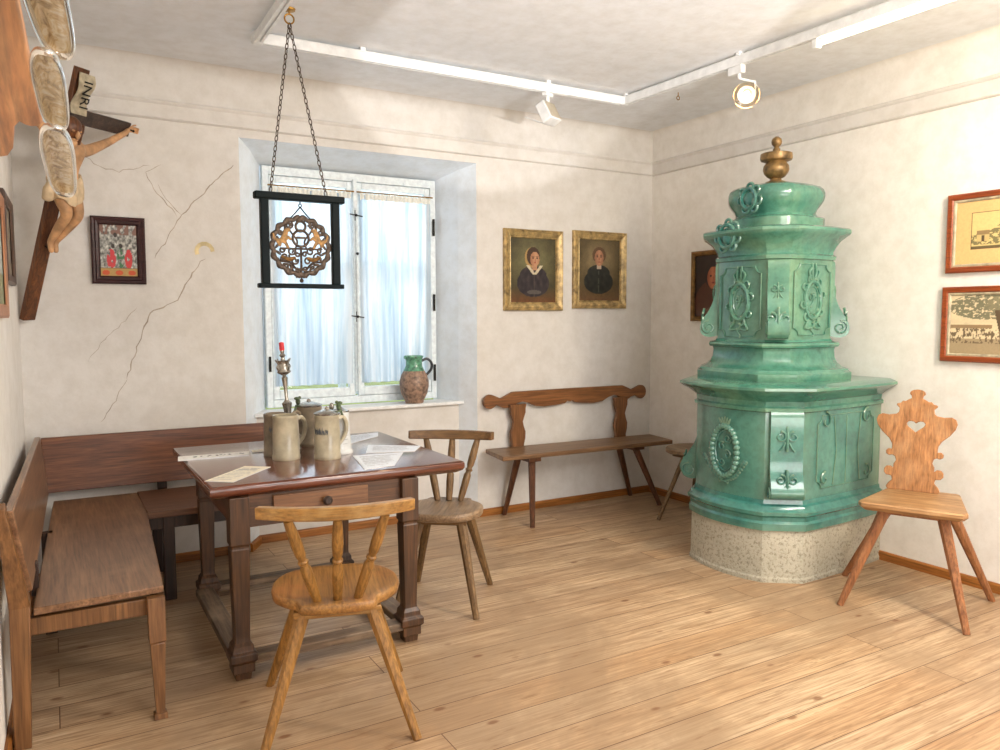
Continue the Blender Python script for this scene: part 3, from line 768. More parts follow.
# ------------------------------------------------------------------ corner benches
t = thing('side_bench', 'brown wooden bench with slanted back along the left wall', 'bench', (-4.1, -1.0, 0))
zs = .47
def wmb(): return MB()
mb = wmb(); mb.ring_loft([[(-4.308, -1.85, z), (-3.90, -1.83, z), (-3.84, -.68, z), (-3.84, -.13, z), (-4.245, -.13, z)] for z in (zs - .026, zs)])
mb.build('seat', M['benchy'], t, .004, world=True)
mb = wmb(); mb.ring_loft([[(-4.346 - d, -1.95, .832), (-4.306 - d, -1.86, .535), (-4.264 - d, -.1, .505), (-4.292 - d, -.1, .815)] for d in (0, .026)])
mb.build('backrest', M['benchy'], t, .004, world=True)
mb = wmb(); mb.box((-4.135, -1.815, zs - .07), (.40, .03, .06)); mb.build('end_apron', M['benchleg'], t, .003, world=True)
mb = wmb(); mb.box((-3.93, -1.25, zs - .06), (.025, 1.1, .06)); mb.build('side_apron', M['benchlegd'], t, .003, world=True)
mb = wmb(); mb.bar((-3.93, -1.875, 0), (-3.93, -1.845, zs - .03), .046, .046, .058, .058, (1, 0, 0), 4, [(.045, .044, .044), (.05, .03, .03), (.62, .05, .05), (.625, .046, .046), (.64, .056, .056)])
mb.build('leg', M['benchleg'], t, .004, world=True)
mb = wmb(); mb.bar((-4.355, -1.85, 0), (-4.345, -1.85, .5), .05, .055, .062, .06, (1, 0, 0)); mb.bar((-4.345, -1.85, .49), (-4.382, -1.95, .85), .062, .06, .03, .05, (1, 0, 0))
mb.build('back_post', M['benchleg'], t, .004, world=True)
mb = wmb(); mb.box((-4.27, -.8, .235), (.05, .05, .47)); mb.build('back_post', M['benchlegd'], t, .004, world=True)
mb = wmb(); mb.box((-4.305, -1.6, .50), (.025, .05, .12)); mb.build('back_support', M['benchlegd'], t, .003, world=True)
t = thing('back_bench', 'brown wooden bench with tall plank back along the window wall', 'bench', (-3.6, -.4, 0))
mb = wmb(); mb.box((-3.515, -.385, zs - .017), (.648, .55, .034)); mb.build('seat', M['benchseatx'], t, .004, world=True)
mb = wmb(); mb.ring_loft([[(x_, -.085, .505), (x_, -.06, .505), (x_, -.03, .80), (x_, -.055, .80)] for x_ in (-4.29, -3.06)])
mb.build('backrest', M['benchx'], t, .004, world=True)
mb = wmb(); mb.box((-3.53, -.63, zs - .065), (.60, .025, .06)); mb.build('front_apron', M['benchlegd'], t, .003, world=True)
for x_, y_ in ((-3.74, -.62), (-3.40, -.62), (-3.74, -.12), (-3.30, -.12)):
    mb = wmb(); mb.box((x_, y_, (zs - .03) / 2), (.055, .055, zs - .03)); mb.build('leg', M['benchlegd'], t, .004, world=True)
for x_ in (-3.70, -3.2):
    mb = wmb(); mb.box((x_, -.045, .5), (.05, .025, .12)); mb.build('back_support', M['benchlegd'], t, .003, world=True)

# ------------------------------------------------------------------ tiled stove
st = thing('tiled_stove', 'tall green glazed tiled stove on a stone plinth against the right wall', 'stove', (-.46, -1.66, 0))
def miter(poly, off, fixed_ends=True):
    P = [Vector(p) for p in poly]; N = len(P); out = []
    for i in range(N):
        if fixed_ends and i in (0, N - 1):
            a, c = (P[0], P[1]) if i == 0 else (P[-2], P[-1])
            d = (c - a).normalized(); out.append(Vector((P[i].x, P[i].y + off * (-1 if i == 0 else 1)))); continue
        d0 = (P[i] - P[i - 1]).normalized(); d1 = (P[(i + 1) % N] - P[i]).normalized()
        n0 = Vector((-d0.y, d0.x)); n1 = Vector((-d1.y, d1.x)); m = (n0 + n1)
        m = m / max(.3, m.dot(n0)) if m.length > 1e-6 else n0
        out.append(P[i] + m * off)
    return out
def bulged(a, c, amt, n=8):
    a, c = Vector(a), Vector(c); d = (c - a).normalized(); nn = Vector((-d.y, d.x))
    return [a.lerp(c, i / n) + nn * amt * (1 - (2 * i / n - 1) ** 2) for i in range(n + 1)]
BASE = bulged((-.004, -2.065), (-.755, -2.118), .012) + bulged((-.93, -1.99), (-.93, -1.45), .06, 12) + [Vector((-.70, -1.29)), Vector((-.004, -1.33))]
def base_levels(levels, name, mat, ang=30):
    mb = MB(); mb.ring_loft([[(p.x, p.y, z) for p in miter(BASE, o)] for o, z in levels]); return mb.build(name, mat, st, world=True, ang=ang)
base_levels([(.006, 0), (.006, .02), (0, .03), (-.004, .30)], 'stone_plinth', M['stone'])
base_levels([(-.01, .285), (.012, .288), (.014, .325), (.004, .338), (.006, .36), (.02, .372), (.022, .39), (.008, .402), (.0, .42), (-.016, .428), (-.02, .45)], 'base_moulding', M['glaze_blue'])
base_levels([(-.024, .44), (-.024, .945)], 'lower_body', M['glaze_blue'])
base_levels([(-.024, .925), (-.01, .932), (-.008, .95), (-.022, .958), (-.02, .985), (.004, 1.005), (.026, 1.022), (.056, 1.036), (.074, 1.05), (.074, 1.064), (.06, 1.07), (.03, 1.08), (.0, 1.082)], 'ledge', M['glaze'])
SCX, SCY = -.46, -1.62
def octa(a, c, bul=0.0):
    x0, x1, y0, y1 = SCX - a, SCX + a, SCY - a, SCY + a
    return bulged((x1 - c, y0), (x0 + c, y0), bul, 6) + bulged((x0, y0 + c), (x0, y1 - c), bul, 6) + bulged((x0 + c, y1), (x1 - c, y1), bul, 6) + bulged((x1, y1 - c), (x1, y0 + c), bul, 6)
def oct_levels(levels, name, mat, a=.272, c=.09, bul=.012, ang=30):
    mb = MB(); base = octa(a, c, bul)
    mb.ring_loft([[(p.x, p.y, z) for p in miter(base, o, False)] for o, z in levels]); return mb.build(name, mat, st, world=True, ang=ang)
oct_levels([(.106, 1.075), (.11, 1.085), (.11, 1.12), (.098, 1.128), (.09, 1.14), (.06, 1.152), (.034, 1.175), (.022, 1.205), (.018, 1.245), (.022, 1.26), (.04, 1.266), (.046, 1.278), (.04, 1.29), (.008, 1.298), (.0, 1.31)], 'tower_base', M['glaze'])
oct_levels([(-.004, 1.3), (-.004, 1.78)], 'tower_body', M['glaze'])
oct_levels([(-.004, 1.76), (.012, 1.765), (.016, 1.785), (.0, 1.796), (.0, 1.81), (.012, 1.835), (.036, 1.87), (.066, 1.895), (.082, 1.905), (.09, 1.92), (.088, 1.935), (.076, 1.942), (.05, 1.948), (.0, 1.955)], 'cornice', M['glaze'])
oct_levels([(.018, 1.95), (.018, 2.005), (.01, 2.012), (-.02, 2.02), (-.03, 2.035), (-.022, 2.058), (-.002, 2.085), (.012, 2.108), (.018, 2.132), (.017, 2.155), (.008, 2.176), (-.01, 2.192), (-.036, 2.203), (-.08, 2.212), (-.13, 2.216)], 'dome', M['glaze'], .215, .075, .014, 40)
mb = MB(); mb.lathe([(.07, 2.215), (.06, 2.235), (.034, 2.245), (.03, 2.255), (.05, 2.265), (.068, 2.285), (.075, 2.305), (.072, 2.33), (.06, 2.345), (.058, 2.352), (.07, 2.356), (.088, 2.362), (.092, 2.372), (.09, 2.4), (.08, 2.404), (.03, 2.408), (.022, 2.416), (.02, 2.43), (.014, 2.436), (.016, 2.442), (.028, 2.455), (.031, 2.472), (.026, 2.488), (.01, 2.5)], (SCX, SCY, 0), 32)
mb.build('finial', M['gilt'], st, world=True)
# relief ornaments: local frame (u along face, v up, n out)
def face_frame(p, nrm):
    n = Vector((nrm[0], nrm[1], 0)).normalized(); u = Vector((-n.y, n.x, 0)); 
    return Vector(p), u, n
def rel(F, u, v, d=0.0): return F[0] + F[1] * u + Vector((0, 0, v)) + F[2] * d
def spiral(F, cu, cv, r, a0, turns, rad, mb, flip=1):
    pts = []
    for i in range(18):
        f = i / 17; a = a0 + flip * turns * 2 * PI * f; rr = r * (1 - .75 * f)
        pts.append(rel(F, cu + rr * math.cos(a), cv + rr * math.sin(a), .004))
    mb.tube(pts, [rad * (1 - .35 * i / 17) for i in range(18)], 6)
def cartouche(F, rx_, rz_, s=1.0):
    mb = MB()
    mb.tube([rel(F, rx_ * math.cos(a), rz_ * math.sin(a), .004) for a in [2 * PI * i / 28 for i in range(28)]], .011 * s, 7, closed=True)
    mb.tube([rel(F, rx_ * .72 * math.cos(a), rz_ * .74 * math.sin(a), .002) for a in [2 * PI * i / 24 for i in range(24)]], .005 * s, 6, closed=True)
    for k in range(8):
        a = k * PI / 4 + .2
        spiral(F, rx_ * 1.28 * math.cos(a), rz_ * 1.16 * math.sin(a), .025 * s, a + PI, 1.0, .007 * s, mb, 1 if k % 2 else -1)
    for sgn in (-1, 1):
        for q in (0, 1, 2):
            mb.tube(smooth_line([rel(F, sgn * (.006 + .012 * q) * s, sgn * 0 + (rz_ + .01) * (1 if q < 2 else -1), .004), rel(F, sgn * (.014 + .02 * q) * s, (rz_ + .045 * s) * (1 if q < 2 else -1), .008), rel(F, sgn * .01 * s, (rz_ + (.085 - .02 * q) * s) * (1 if q < 2 else -1), .004)], 5), .007 * s, 6)
    mb.tube([rel(F, .01 * s * math.sin(i * 1.3), -rz_ - .02 - .012 * i, .004) for i in range(8)], [.009 * s * (1 - i * .09) for i in range(8)], 6)
    # inner monogram-like tendrils
    for sgn in (-1, 1): spiral(F, sgn * rx_ * .28, .012 * s, rx_ * .3, PI / 2, 1.1, .005 * s, mb, sgn)
    mb.tube(smooth_line([rel(F, -rx_ * .3, -rz_ * .4, .003), rel(F, 0, -rz_ * .1, .004), rel(F, rx_ * .2, rz_ * .4, .003)], 5), .005 * s, 6)
    return mb
def panel_lines(F, hw, z0, z1, rad=.005):
    mb = MB(); cn = .04
    pts = []
    for cu, cv, a0 in ((hw, z0, 180), (hw, z1, 270), (-hw, z1, 0), (-hw, z0, 90)):
        a1 = a0 - 90
        for i in range(5):
            a = math.radians(a0 + (a1 - a0) * i / 4); pts.append(rel(F, cu + cn * math.cos(a), cv + cn * math.sin(a), 0))
    mb.tube(pts, rad, 6, closed=True); return mb
FW = face_frame((SCX - .272 - .007, SCY, 1.525), (-1, 0)); FS = face_frame((SCX, SCY - .272 - .007, 1.535), (0, -1))
for F in (FW, FS):
    cartouche(F, .066, .104, 1.2).build('cartouche', M['glaze'], st, world=True)
    panel_lines(F, .152, -.2, .2).build('panel_moulding', M['glaze'], st, world=True)
# lower panels
FLW = face_frame((-.967, -1.745, .69), (-1, -.03)); 
mb = MB()
rxw, rzw = .09, .14
for k in range(30):
    a = 2 * PI * k / 30; p = rel(FLW, rxw * math.cos(a), rzw * math.sin(a), .006); mb.ball(p, .019, (1, 1, 1), u=8, v=6)
mb.tube([rel(FLW, rxw * .76 * math.cos(a), rzw * .8 * math.sin(a), .002) for a in [2 * PI * i / 28 for i in range(28)]], .006, 6, closed=True)
for k in range(4): spiral(FLW, .0 + .02 * (-1) ** k, .07 - .045 * k, .026, k, 1.2, .006, mb, 1 if k % 2 else -1)
for k in range(-2, 3): mb.tube([rel(FLW, .012 * k, rzw + .015, .006), rel(FLW, .02 * k, rzw + .055 - abs(k) * .006, .008)], [.008, .005], 6)
for sgn in (-1, 1):
    base_ = smooth_line([rel(FLW, -sgn * .03, -rzw - .04, .004), rel(FLW, sgn * .06, -rzw - .005, .006), rel(FLW, sgn * .135, -.05, .006)], 6); mb.tube(base_, .006, 6)
    for p in base_[3:]:
        mb.ball(p + FLW[1] * (.014 * sgn) + Vector((0, 0, .008)), .012, (.5, 1.6, 1), u=8, v=5)
mb.build('wreath_cartouche', M['glaze_blue'], st, world=True)
FLS = face_frame((-.37, -2.08, .70), (.071, -1)); 
panel_lines(FLS, .27, -.2, .2, .0032).build('panel_moulding', M['glaze'], st, world=True)
mb = MB()
for u_ in (-.12, .0, .14): mb.tube([rel(FLS, u_, -.19, 0), rel(FLS, u_ * .8, 0, .002), rel(FLS, u_, .19, 0)], .0026, 6)
for sgn in (-1, 1): spiral(FLS, sgn * .2, .17, .05, PI / 2, .8, .006, mb, sgn); spiral(FLS, sgn * .2, -.15, .04, PI / 2, .8, .006, mb, -sgn)
mb.build('panel_tracery', M['glaze'], st, world=True)
FLW2 = face_frame((-.975, -1.72, .70), (-1, 0))
# consoles on the chamfers
def console(p, nrm, width, prof, name, mat, deco):
    F = face_frame(p, nrm); mb = MB()
    pr = smooth_line([Vector(q) for q in prof], 5)
    mb.ring_loft([[F[0] + F[1] * (s * width / 2) + F[2] * q.x + Vector((0, 0, q.y)) for q in pr] for s in (-1, 1)])
    o = mb.build(name, mat, st, world=True, ang=50)
    bx = max(q[0] for q in prof); bz = next(q[1] for q in prof if q[0] == bx)
    for sg in (-1, 1):
        mb = MB(); G = (F[0] + F[1] * (sg * width / 2) + Vector((0, 0, bz)) + F[2] * (bx * .5), F[2], F[1] * sg)
        spiral(G, 0, 0, bx * .42, PI / 2, 1.5, .006, mb, -1)
        w = mb.build('side_volute', mat, None); w.parent = o; w.data.transform(Matrix.Translation(-st.location))
    for (v, d, r) in deco:
        mb = MB()
        for sgn in (-1, 1): spiral((F[0] + Vector((0, 0, v)) + F[2] * d, F[1], F[2]), sgn * r * 1.1, 0, r, PI / 2, 1.2, r * .22, mb, sgn)
        mb.tube(smooth_line([F[0] + Vector((0, 0, v - r * 2.6)) + F[2] * (d + .004), F[0] + Vector((0, 0, v)) + F[2] * (d + .008), F[0] + Vector((0, 0, v + r * 1.8)) + F[2] * (d - .004)], 4), r * .25, 6)
        for sgn in (-1, 1):
            mb.tube(smooth_line([F[0] + F[1] * sgn * r * .3 + Vector((0, 0, v - r)) + F[2] * (d + .004), F[0] + F[1] * sgn * r * .8 + Vector((0, 0, v - r * 2)) + F[2] * (d + .006), F[0] + F[1] * sgn * r * 1.3 + Vector((0, 0, v - r * 2.6)) + F[2] * (d + .002)], 4), r * .2, 6)
        w = mb.build('scroll_relief', mat, None)
        w.parent = o
        w.data.transform(Matrix.Translation(-st.location))
cprof = [(-.02, .45), (.012, .445), (.014, .32), (.02, .25), (.046, .18), (.084, .12), (.1, .07), (.09, .03), (.05, .012), (.0, .02), (-.02, .03)]
ch = .272 - .045
for sx, sy in ((-1, -1), (-1, 1), (1, -1)):
    console((SCX + sx * (ch - .0), SCY + sy * (ch - .0), 1.305), (sx, sy), .112, cprof, 'console', M['glaze'], [(.125, .08, .034), (.29, .018, .02)])
lprof = [(-.02, .46), (.03, .455), (.032, .26), (.035, .17), (.05, .1), (.07, .05), (.075, .02), (.05, -.005), (.0, -.01), (-.02, 0)]
console((-.82, -2.035, .47), (-.59, -.81), .17, lprof, 'console', M['glaze_blue'], [(.1, .056, .03), (.33, .034, .03)])
console((-.80, -1.39, .47), (-.57, .82), .2, [(-.02, .42), (.0, .41), (.005, .28), (.02, .22), (.06, .15), (.10, .09), (.102, .05), (.08, .01), (.04, -.005), (0, 0), (-.02, 0)], 'console', M['glaze_blue'], [(.1, .09, .03)])
# crest ornaments on the cornice and dome, left face
for (p, r) in (((SCX - .272 - .07, SCY + .04, 1.905), .06), ((SCX - .215 - .02, SCY - .02, 2.12), .052)):
    F = face_frame(p, (-1, 0)); mb = MB()
    mb.tube([rel(F, r * math.cos(a), r * 1.1 * math.sin(a), .012) for a in [2 * PI * i / 20 for i in range(20)]], .011, 7, closed=True)
    mb.ball(rel(F, 0, 0, 0), r * .8, (.5, 1, 1.1), u=14, v=10)
    for k in range(7):
        a = math.radians(-60 + k * 50); spiral(F, r * 1.2 * math.cos(a), r * 1.2 * math.sin(a), .034, a + PI, 1.2, .011, mb, 1 if k % 2 else -1)
    spiral(F, -.01, 0, .028, 0, 1.3, .006, mb)
    mb.build('crest_ornament', M['glaze_blue'], st, world=True)

# ------------------------------------------------------------------ pictures
def picture(name, label, cat, loc, rz, w, h, prof, mats, fn, nx=90, ny=100, tilt=0.0, paintmat=None, mount=None):
    """loc = centre of the back plane. prof: list of (inset from outer edge, depth) for the moulding"""
    t = thing(name, label, cat, loc, rz); t.rotation_euler = (tilt, 0, rz)
    mb = MB()
    R = [[(sx * (w / 2 - i), -d, sz * (h / 2 - i)) for sx, sz in ((-1, -1), (1, -1), (1, 1), (-1, 1))] for i, d in prof]
    k = mats[0]
    mb.ring_loft(R, True, False); mb.build('frame', k, t, ang=20)
    if len(mats) > 1:
        i0 = prof[-1][0]; mb = MB()
        mb.ring_loft([[(sx * (w / 2 - i), -d, sz * (h / 2 - i)) for sx, sz in ((-1, -1), (1, -1), (1, 1), (-1, 1))] for i, d in ((i0 - .004, prof[-1][1] + .003), (i0 + .006, prof[-1][1] + .005), (i0 + .012, prof[-1][1] - .002))], False, False)
        mb.build('inner_slip', mats[1], t, ang=20)
    i0 = prof[-1][0]
    grid_paint('canvas', w - 2 * i0 + .004, h - 2 * i0 + .004, nx, ny, fn, paintmat or M['paint'], t, Matrix.Translation((0, -max(.006, prof[-1][1] - .004), 0)))
    return t
gold_prof = [(0, 0), (0, .024), (.008, .03), (.016, .026), (.022, .034), (.034, .03), (.05, .018), (.056, .02), (.062, .012)]
def skin(u, v, k=1.0): return (198 * k, 148 * k, 112 * k)
def fn_woman(u, v):
    bg = mixc((70, 62, 34), (116, 110, 72), 1 - ell(u, v, .5, .6, .55, .5))
    if v < .25: bg = mixc((108, 66, 32), bg, v / .25)
    c = tuple(x * (1 + .12 * nz(u * 9, v * 9)) for x in bg)
    if ell(u, v, .5, .3, .36, .215) < 1 or ell(u, v, .5, .42, .3, .15) < 1:
        c = mixc((30, 24, 30), (64, 50, 52), .5 + nz(u * 14, v * 10, 3) * .9)
        if abs(u - .52) < .01 and v < .45: c = (86, 70, 60)
        if ell(u, v, .52, .16, .16, .035) < 1: c = (92, 84, 78)
    if ell(u, v, .48, .7, .17, .16) < 1: c = (176, 140, 84)            # bonnet
    if ell(u, v, .5, .72, .145, .145) < 1: c = (66, 40, 22)            # hair
    if abs(u - .53) < .055 and .5 < v < .62: c = (190, 140, 106)
    if ell(u, v, .535, .675, .105, .115) < 1:
        c = mixc((206, 156, 118), (150, 96, 66), abs(u - .56) * 6)
        for eu in (.495, .585):
            if ell(u, v, eu, .695, .022, .012) < 1: c = (58, 38, 28)
            if ell(u, v, eu, .718, .03, .006) < 1: c = (96, 62, 40)
        if ell(u, v, .545, .66, .012, .03) < 1: c = (172, 112, 82)
        if ell(u, v, .54, .618, .03, .009) < 1: c = (168, 74, 60)
    if v < .58 and v > .44 and abs(abs(u - .53) - (v - .43) * 1.05) < .035: c = (212, 200, 170)
    return c
def fn_man(u, v):
    bg = mixc((84, 70, 42), (134, 116, 82), 1 - ell(u, v, .5, .62, .5, .45))
    if v < .3: bg = mixc((112, 82, 52), bg, v / .3)
    c = tuple(x * (1 + .1 * nz(u * 9, v * 9, 5)) for x in bg)
    if ell(u, v, .48, .31, .36, .2) < 1 or ell(u, v, .48, .45, .28, .14) < 1:
        c = mixc((20, 24, 22), (48, 48, 40), .5 + nz(u * 12, v * 12, 8) * .9)
        if abs(u - .48) < .016 and v < .5 and nz(u, v * 16) > 0: c = (70, 72, 60)
    if ell(u, v, .49, .745, .165, .135) < 1: c = (92, 66, 42)
    if abs(u - .49) < .055 and .52 < v < .64: c = (190, 170, 150)
    if ell(u, v, .49, .7, .112, .13) < 1:
        c = mixc((190, 138, 104), (128, 84, 60), abs(u - .5) * 6)
        for eu in (.445, .535):
            if ell(u, v, eu, .72, .022, .011) < 1: c = (50, 34, 26)
            if ell(u, v, eu, .745, .03, .006) < 1: c = (84, 56, 36)
        if ell(u, v, .49, .685, .014, .032) < 1: c = (158, 100, 74)
        if ell(u, v, .49, .635, .034, .008) < 1: c = (140, 70, 56)
    return c
def fn_dark(u, v):
    c = tuple(x * (1 + .2 * nz(u * 7, v * 7, 9)) for x in (44, 26, 18))
    if ell(u, v, .55, .2, .55, .4) < 1: c = (84, 44, 24)
    if ell(u, v, .52, .68, .24, .22) < 1: c = (36, 22, 18)
    if ell(u, v, .52, .63, .17, .18) < 1:
        c = mixc((190, 116, 76), (130, 64, 40), abs(u - .5) * 5)
        for eu in (.45, .59):
            if ell(u, v, eu, .66, .03, .015) < 1: c = (44, 26, 20)
        if ell(u, v, .52, .55, .05, .012) < 1: c = (130, 50, 40)
        if ell(u, v, .52, .61, .02, .04) < 1: c = (160, 90, 62)
    if ell(u, v, .5, .06, .2, .1) < 1: c = (110, 84, 60)
    return c
for loc, lab, fn in (((-1.137, 0, 1.78), 'oil portrait of a woman in dark dress in gilt frame beside the window', fn_woman),
                     ((-.53, 0, 1.797), 'oil portrait of a man in dark coat in gilt frame near the corner', fn_man)):
    picture('portrait_painting', lab, 'painting', loc, 0, .51, .588, gold_prof, [M['giltframe']], fn, 100, 120)
picture('portrait_painting', 'dark gilt-framed portrait half hidden by the stove on the right wall', 'painting', (0, -.68, 1.665), -PI / 2, .42, .52, [(0, 0), (0, .02), (.008, .028), (.03, .022), (.036, .012)], [M['giltdark']], fn_dark)
def fn_glass(u, v):
    g = 150 + 95 * nz(u * 13, v * 15) + 60 * nz(u * 30, v * 30, 4); c = (g, g, g * .96)
    if v > .8 and nz(u * 9, v * 9, 7) > 0: c = (130, 96, 84)
    if ell(u, v, .3, .33, .12, .2) < 1 and nz(u * 14, v * 10, 2) > -.25: c = (206, 60, 66)
    if ell(u, v, .76, .34, .1, .19) < 1 and nz(u * 14, v * 10, 3) > -.25: c = (206, 56, 58)
    if ell(u, v, .55, .36, .1, .2) < 1 and nz(u * 14, v * 12, 6) > 0: c = (66, 118, 78)
    for cu, cv in ((.35, .585), (.56, .59), (.42, .8)):
        if ell(u, v, cu, cv, .05, .045) < 1: c = (48, 40, 36)
    if v < .17:
        c = (186, 150, 84)
        for cu in (.15, .5, .84):
            if ell(u, v, cu, .07, .1, .05) < 1: c = (206, 82, 36)
        if .15 < v < .17: c = (96, 74, 40)
    return tuple(max(0, min(255, x)) for x in c)
picture('glass_painting', 'small reverse-glass painting with red figures in a plum frame left of the window', 'painting', (-3.876, -.012, 1.815), 0, .272, .368,
        [(0, 0), (0, .018), (.008, .024), (.018, .02), (.024, .026), (.036, .022), (.044, .012)], [M['plum']], fn_glass, 80, 100, math.radians(2.2), M['print'])
def ink(u, v, s): return nz(u * 26, v * 26, s) + .6 * nz(u * 60, v * 60, s + 3)
def fn_print1(u, v):
    c = (232, 190, 128)
    if .17 < u < .83 and .25 < v < .8:
        U_, V_ = (u - .17) / .66, (v - .25) / .55
        c = (226, 200, 134)
        tree = .38 + .35 * math.exp(-((U_ - .55) / .25) ** 2)
        if V_ < tree and V_ > .12 and ink(u, v, 1) > -.12: c = (128, 118, 78)
        if .08 < U_ < .26 and .2 < V_ < .5:
            c = (206, 180, 120) if V_ < .38 else (150, 124, 84)
            if abs(U_ - .17) < .02 and V_ < .36: c = (86, 70, 50)
        if V_ < .08: c = (108, 92, 58)
        if min(U_, 1 - U_) < .015 or min(V_, 1 - V_) < .02: c = (88, 66, 40)
    return c
def fn_print2(u, v):
    c = tuple(x * (1 + .05 * nz(u * 8, v * 8)) for x in (224, 204, 166))
    if v < .28: c = (170, 150, 116)
    if ell(u, v, .34, .78, .34, .2) < 1 and ink(u, v, 2) > -.2: c = (124, 120, 94)
    if ell(u, v, .62, .8, .28, .17) < 1 and ink(u, v, 4) > -.15: c = (136, 128, 98)
    if abs(u - (.5 + .12 * (.7 - v) ** 2 - .1 * (v - .3))) < .022 and .25 < v < .72: c = (92, 74, 52)
    if .2 < v < .45 and ink(u * 1.6, v * .5, 6) > .06 and u < .95: c = (112, 94, 70)
    if .44 < v < .5 and u < .42: c = (150, 124, 90)
    if min(u, 1 - u) < .025 or min(v, 1 - v) < .03: c = (206, 184, 140)
    return c
mprof = [(0, 0), (0, .02), (.006, .026), (.026, .022), (.034, .012)]
picture('framed_print', 'framed landscape print with peach mount, upper of the two on the right wall', 'picture', (0, -2.695, 1.878), -PI / 2, .60, .415, mprof, [M['mahog'], M['scroll']], fn_print1, 150, 110, 0, M['print'])
picture('framed_print', 'framed sepia print of people under a tree, lower on the right wall', 'picture', (0, -2.69, 1.397), -PI / 2, .61, .40, mprof, [M['mahog'], M['scroll']], fn_print2, 150, 110, 0, M['print'])
def fn_blue(u, v):
    c = mixc((150, 186, 186), (206, 214, 200), .5 + nz(u * 5, v * 5)); return c if v > .3 else (140, 150, 110)
def fn_grey(u, v): g = 150 + 60 * nz(u * 6, v * 6); return (g, g * .92, g * .8)
picture('wall_picture', 'orange-wood framed bluish picture at the left edge of the left wall', 'picture', (-W + WL * -1.3, -1.3, 1.695), PI / 2 - WL, .6, .5, [(0, 0), (0, .016), (.01, .02), (.05, .016), (.055, .01)], [M['orangefr']], fn_blue, 40, 40)
picture('wall_picture', 'narrow dark framed picture on the left wall beside the crucifix foot', 'picture', (-W + WL * -.72, -.72, 1.79), PI / 2 - WL, .5, .39, [(0, 0), (0, .016), (.01, .022), (.04, .016), (.045, .01)], [M['darkfr']], fn_grey, 40, 40)

# ------------------------------------------------------------------ crucifix in the corner
CB = Vector((-4.325, -.075, 1.435)); CT = Vector((-4.035, -.44, 2.665))
cr = thing('crucifix', 'carved wooden crucifix leaning out of the left corner', 'crucifix', tuple(CB))
ux = (CT - CB).normalized(); sd = Vector((.70, .71, 0)).normalized(); sd = (sd - ux * sd.dot(ux)).normalized(); nr = sd.cross(ux).normalized()
if nr.dot(Vector((1, -1, 0))) < 0: nr = -nr
L = (CT - CB).length
def cp(s, h, n): return CB + sd * s + ux * h + nr * n
MB().bar(CB, CT, .075, .03, .075, .03, sd).build('upright', M['cross'], cr, .003, world=True)
hb_ = 1.085
MB().bar(cp(-.34, hb_, .012), cp(.37, hb_, .012), .075, .028, .075, .028, ux).build('crossbar', M['crossbar'], cr, .003, world=True)
# title scroll
n = 14; rings = []
for i in range(n + 1):
    f = i / n; h = L - .02 - f * .2; w = .045 + .006 * math.sin(f * 9); nn = .03 + .012 * math.sin(f * 2 * PI)
    rings.append([cp(-w + .006, h, nn), cp(w + .006, h, nn), cp(w + .006, h, nn + .006), cp(-w + .006, h, nn + .006)])
sc_ = MB().ring_loft(rings).build('title_scroll', M['scroll'], cr, world=True)
cu = D.curves.new('lettering', 'FONT'); cu.body = 'INRI'; cu.size = .075; cu.align_x = 'CENTER'; cu.align_y = 'CENTER'; cu.extrude = .001
cu.materials.append(M['iron']); tx = D.objects.new('lettering', cu); COL.objects.link(tx); tx.parent = sc_
mt = Matrix((-ux, sd, nr)).transposed()
bpy.context.view_layer.update()
me_ = D.meshes.new_from_object(tx.evaluated_get(bpy.context.evaluated_depsgraph_get())); D.objects.remove(tx); me_.name = 'lettering'
tx = D.objects.new('lettering', me_); COL.objects.link(tx); tx.parent = sc_
tx.location = cp(.006, L - .12, .05) - CB; tx.rotation_euler = mt.to_euler()
# the carved figure
J = {}
def jn(k, s, h, n, r): J[k] = (cp(s, h, n), r)
jn('pel', -.025, .755, .07, .056); jn('waist', -.03, .815, .072, .048); jn('chest', -.035, .88, .075, .064); jn('neckb', -.035, .945, .068, .042); jn('neck', -.045, .98, .085, .025)
jn('head', -.085, 1.015, .112, .046); jn('crown', -.1, 1.06, .1, .034)
for s, k in ((1, 'r'), (-1, 'l')):
    jn('sh' + k, s * .085 - .03, .925, .068, .034); jn('el' + k, s * .205 - .005, 1.0, .062, .021); jn('wr' + k, s * .315, 1.065, .048, .015); jn('ha' + k, s * .35, 1.088, .036, .013)
    jn('hip' + k, s * .045 - .02, .725, .075, .048); jn('kn' + k, s * .036 + .01, .61, .13, .029); jn('ca' + k, s * .028 + .005, .54, .095, .026); jn('an' + k, s * .016, .44, .05, .016); jn('toe' + k, s * .014, .39, .075, .013)
E_ = [('pel', 'waist'), ('waist', 'chest'), ('chest', 'neckb'), ('neckb', 'neck'), ('neck', 'head'), ('head', 'crown')]
for k in 'rl': E_ += [('neckb', 'sh' + k), ('sh' + k, 'el' + k), ('el' + k, 'wr' + k), ('wr' + k, 'ha' + k), ('pel', 'hip' + k), ('hip' + k, 'kn' + k), ('kn' + k, 'ca' + k), ('ca' + k, 'an' + k), ('an' + k, 'toe' + k)]
def skin_obj(name, J, E_, root, mat, parent, sub=2):
    ks = list(J); me = D.meshes.new(name)
    me.from_pydata([J[k][0] - Vector(parent.location) for k in ks], [(ks.index(a), ks.index(c)) for a, c in E_], [])
    me.materials.append(mat)
    o = D.objects.new(name, me); COL.objects.link(o); o.parent = parent
    m = o.modifiers.new('skin', 'SKIN'); m.use_smooth_shade = True
    for i, k in enumerate(ks):
        sv = me.skin_vertices[0].data[i]; sv.radius = (J[k][1], J[k][1]); sv.use_root = (k == root)
    ss = o.modifiers.new('sub', 'SUBSURF'); ss.levels = sub; ss.render_levels = sub
    return o
fig = skin_obj('figure', J, E_, 'pel', M['corpus'], cr)
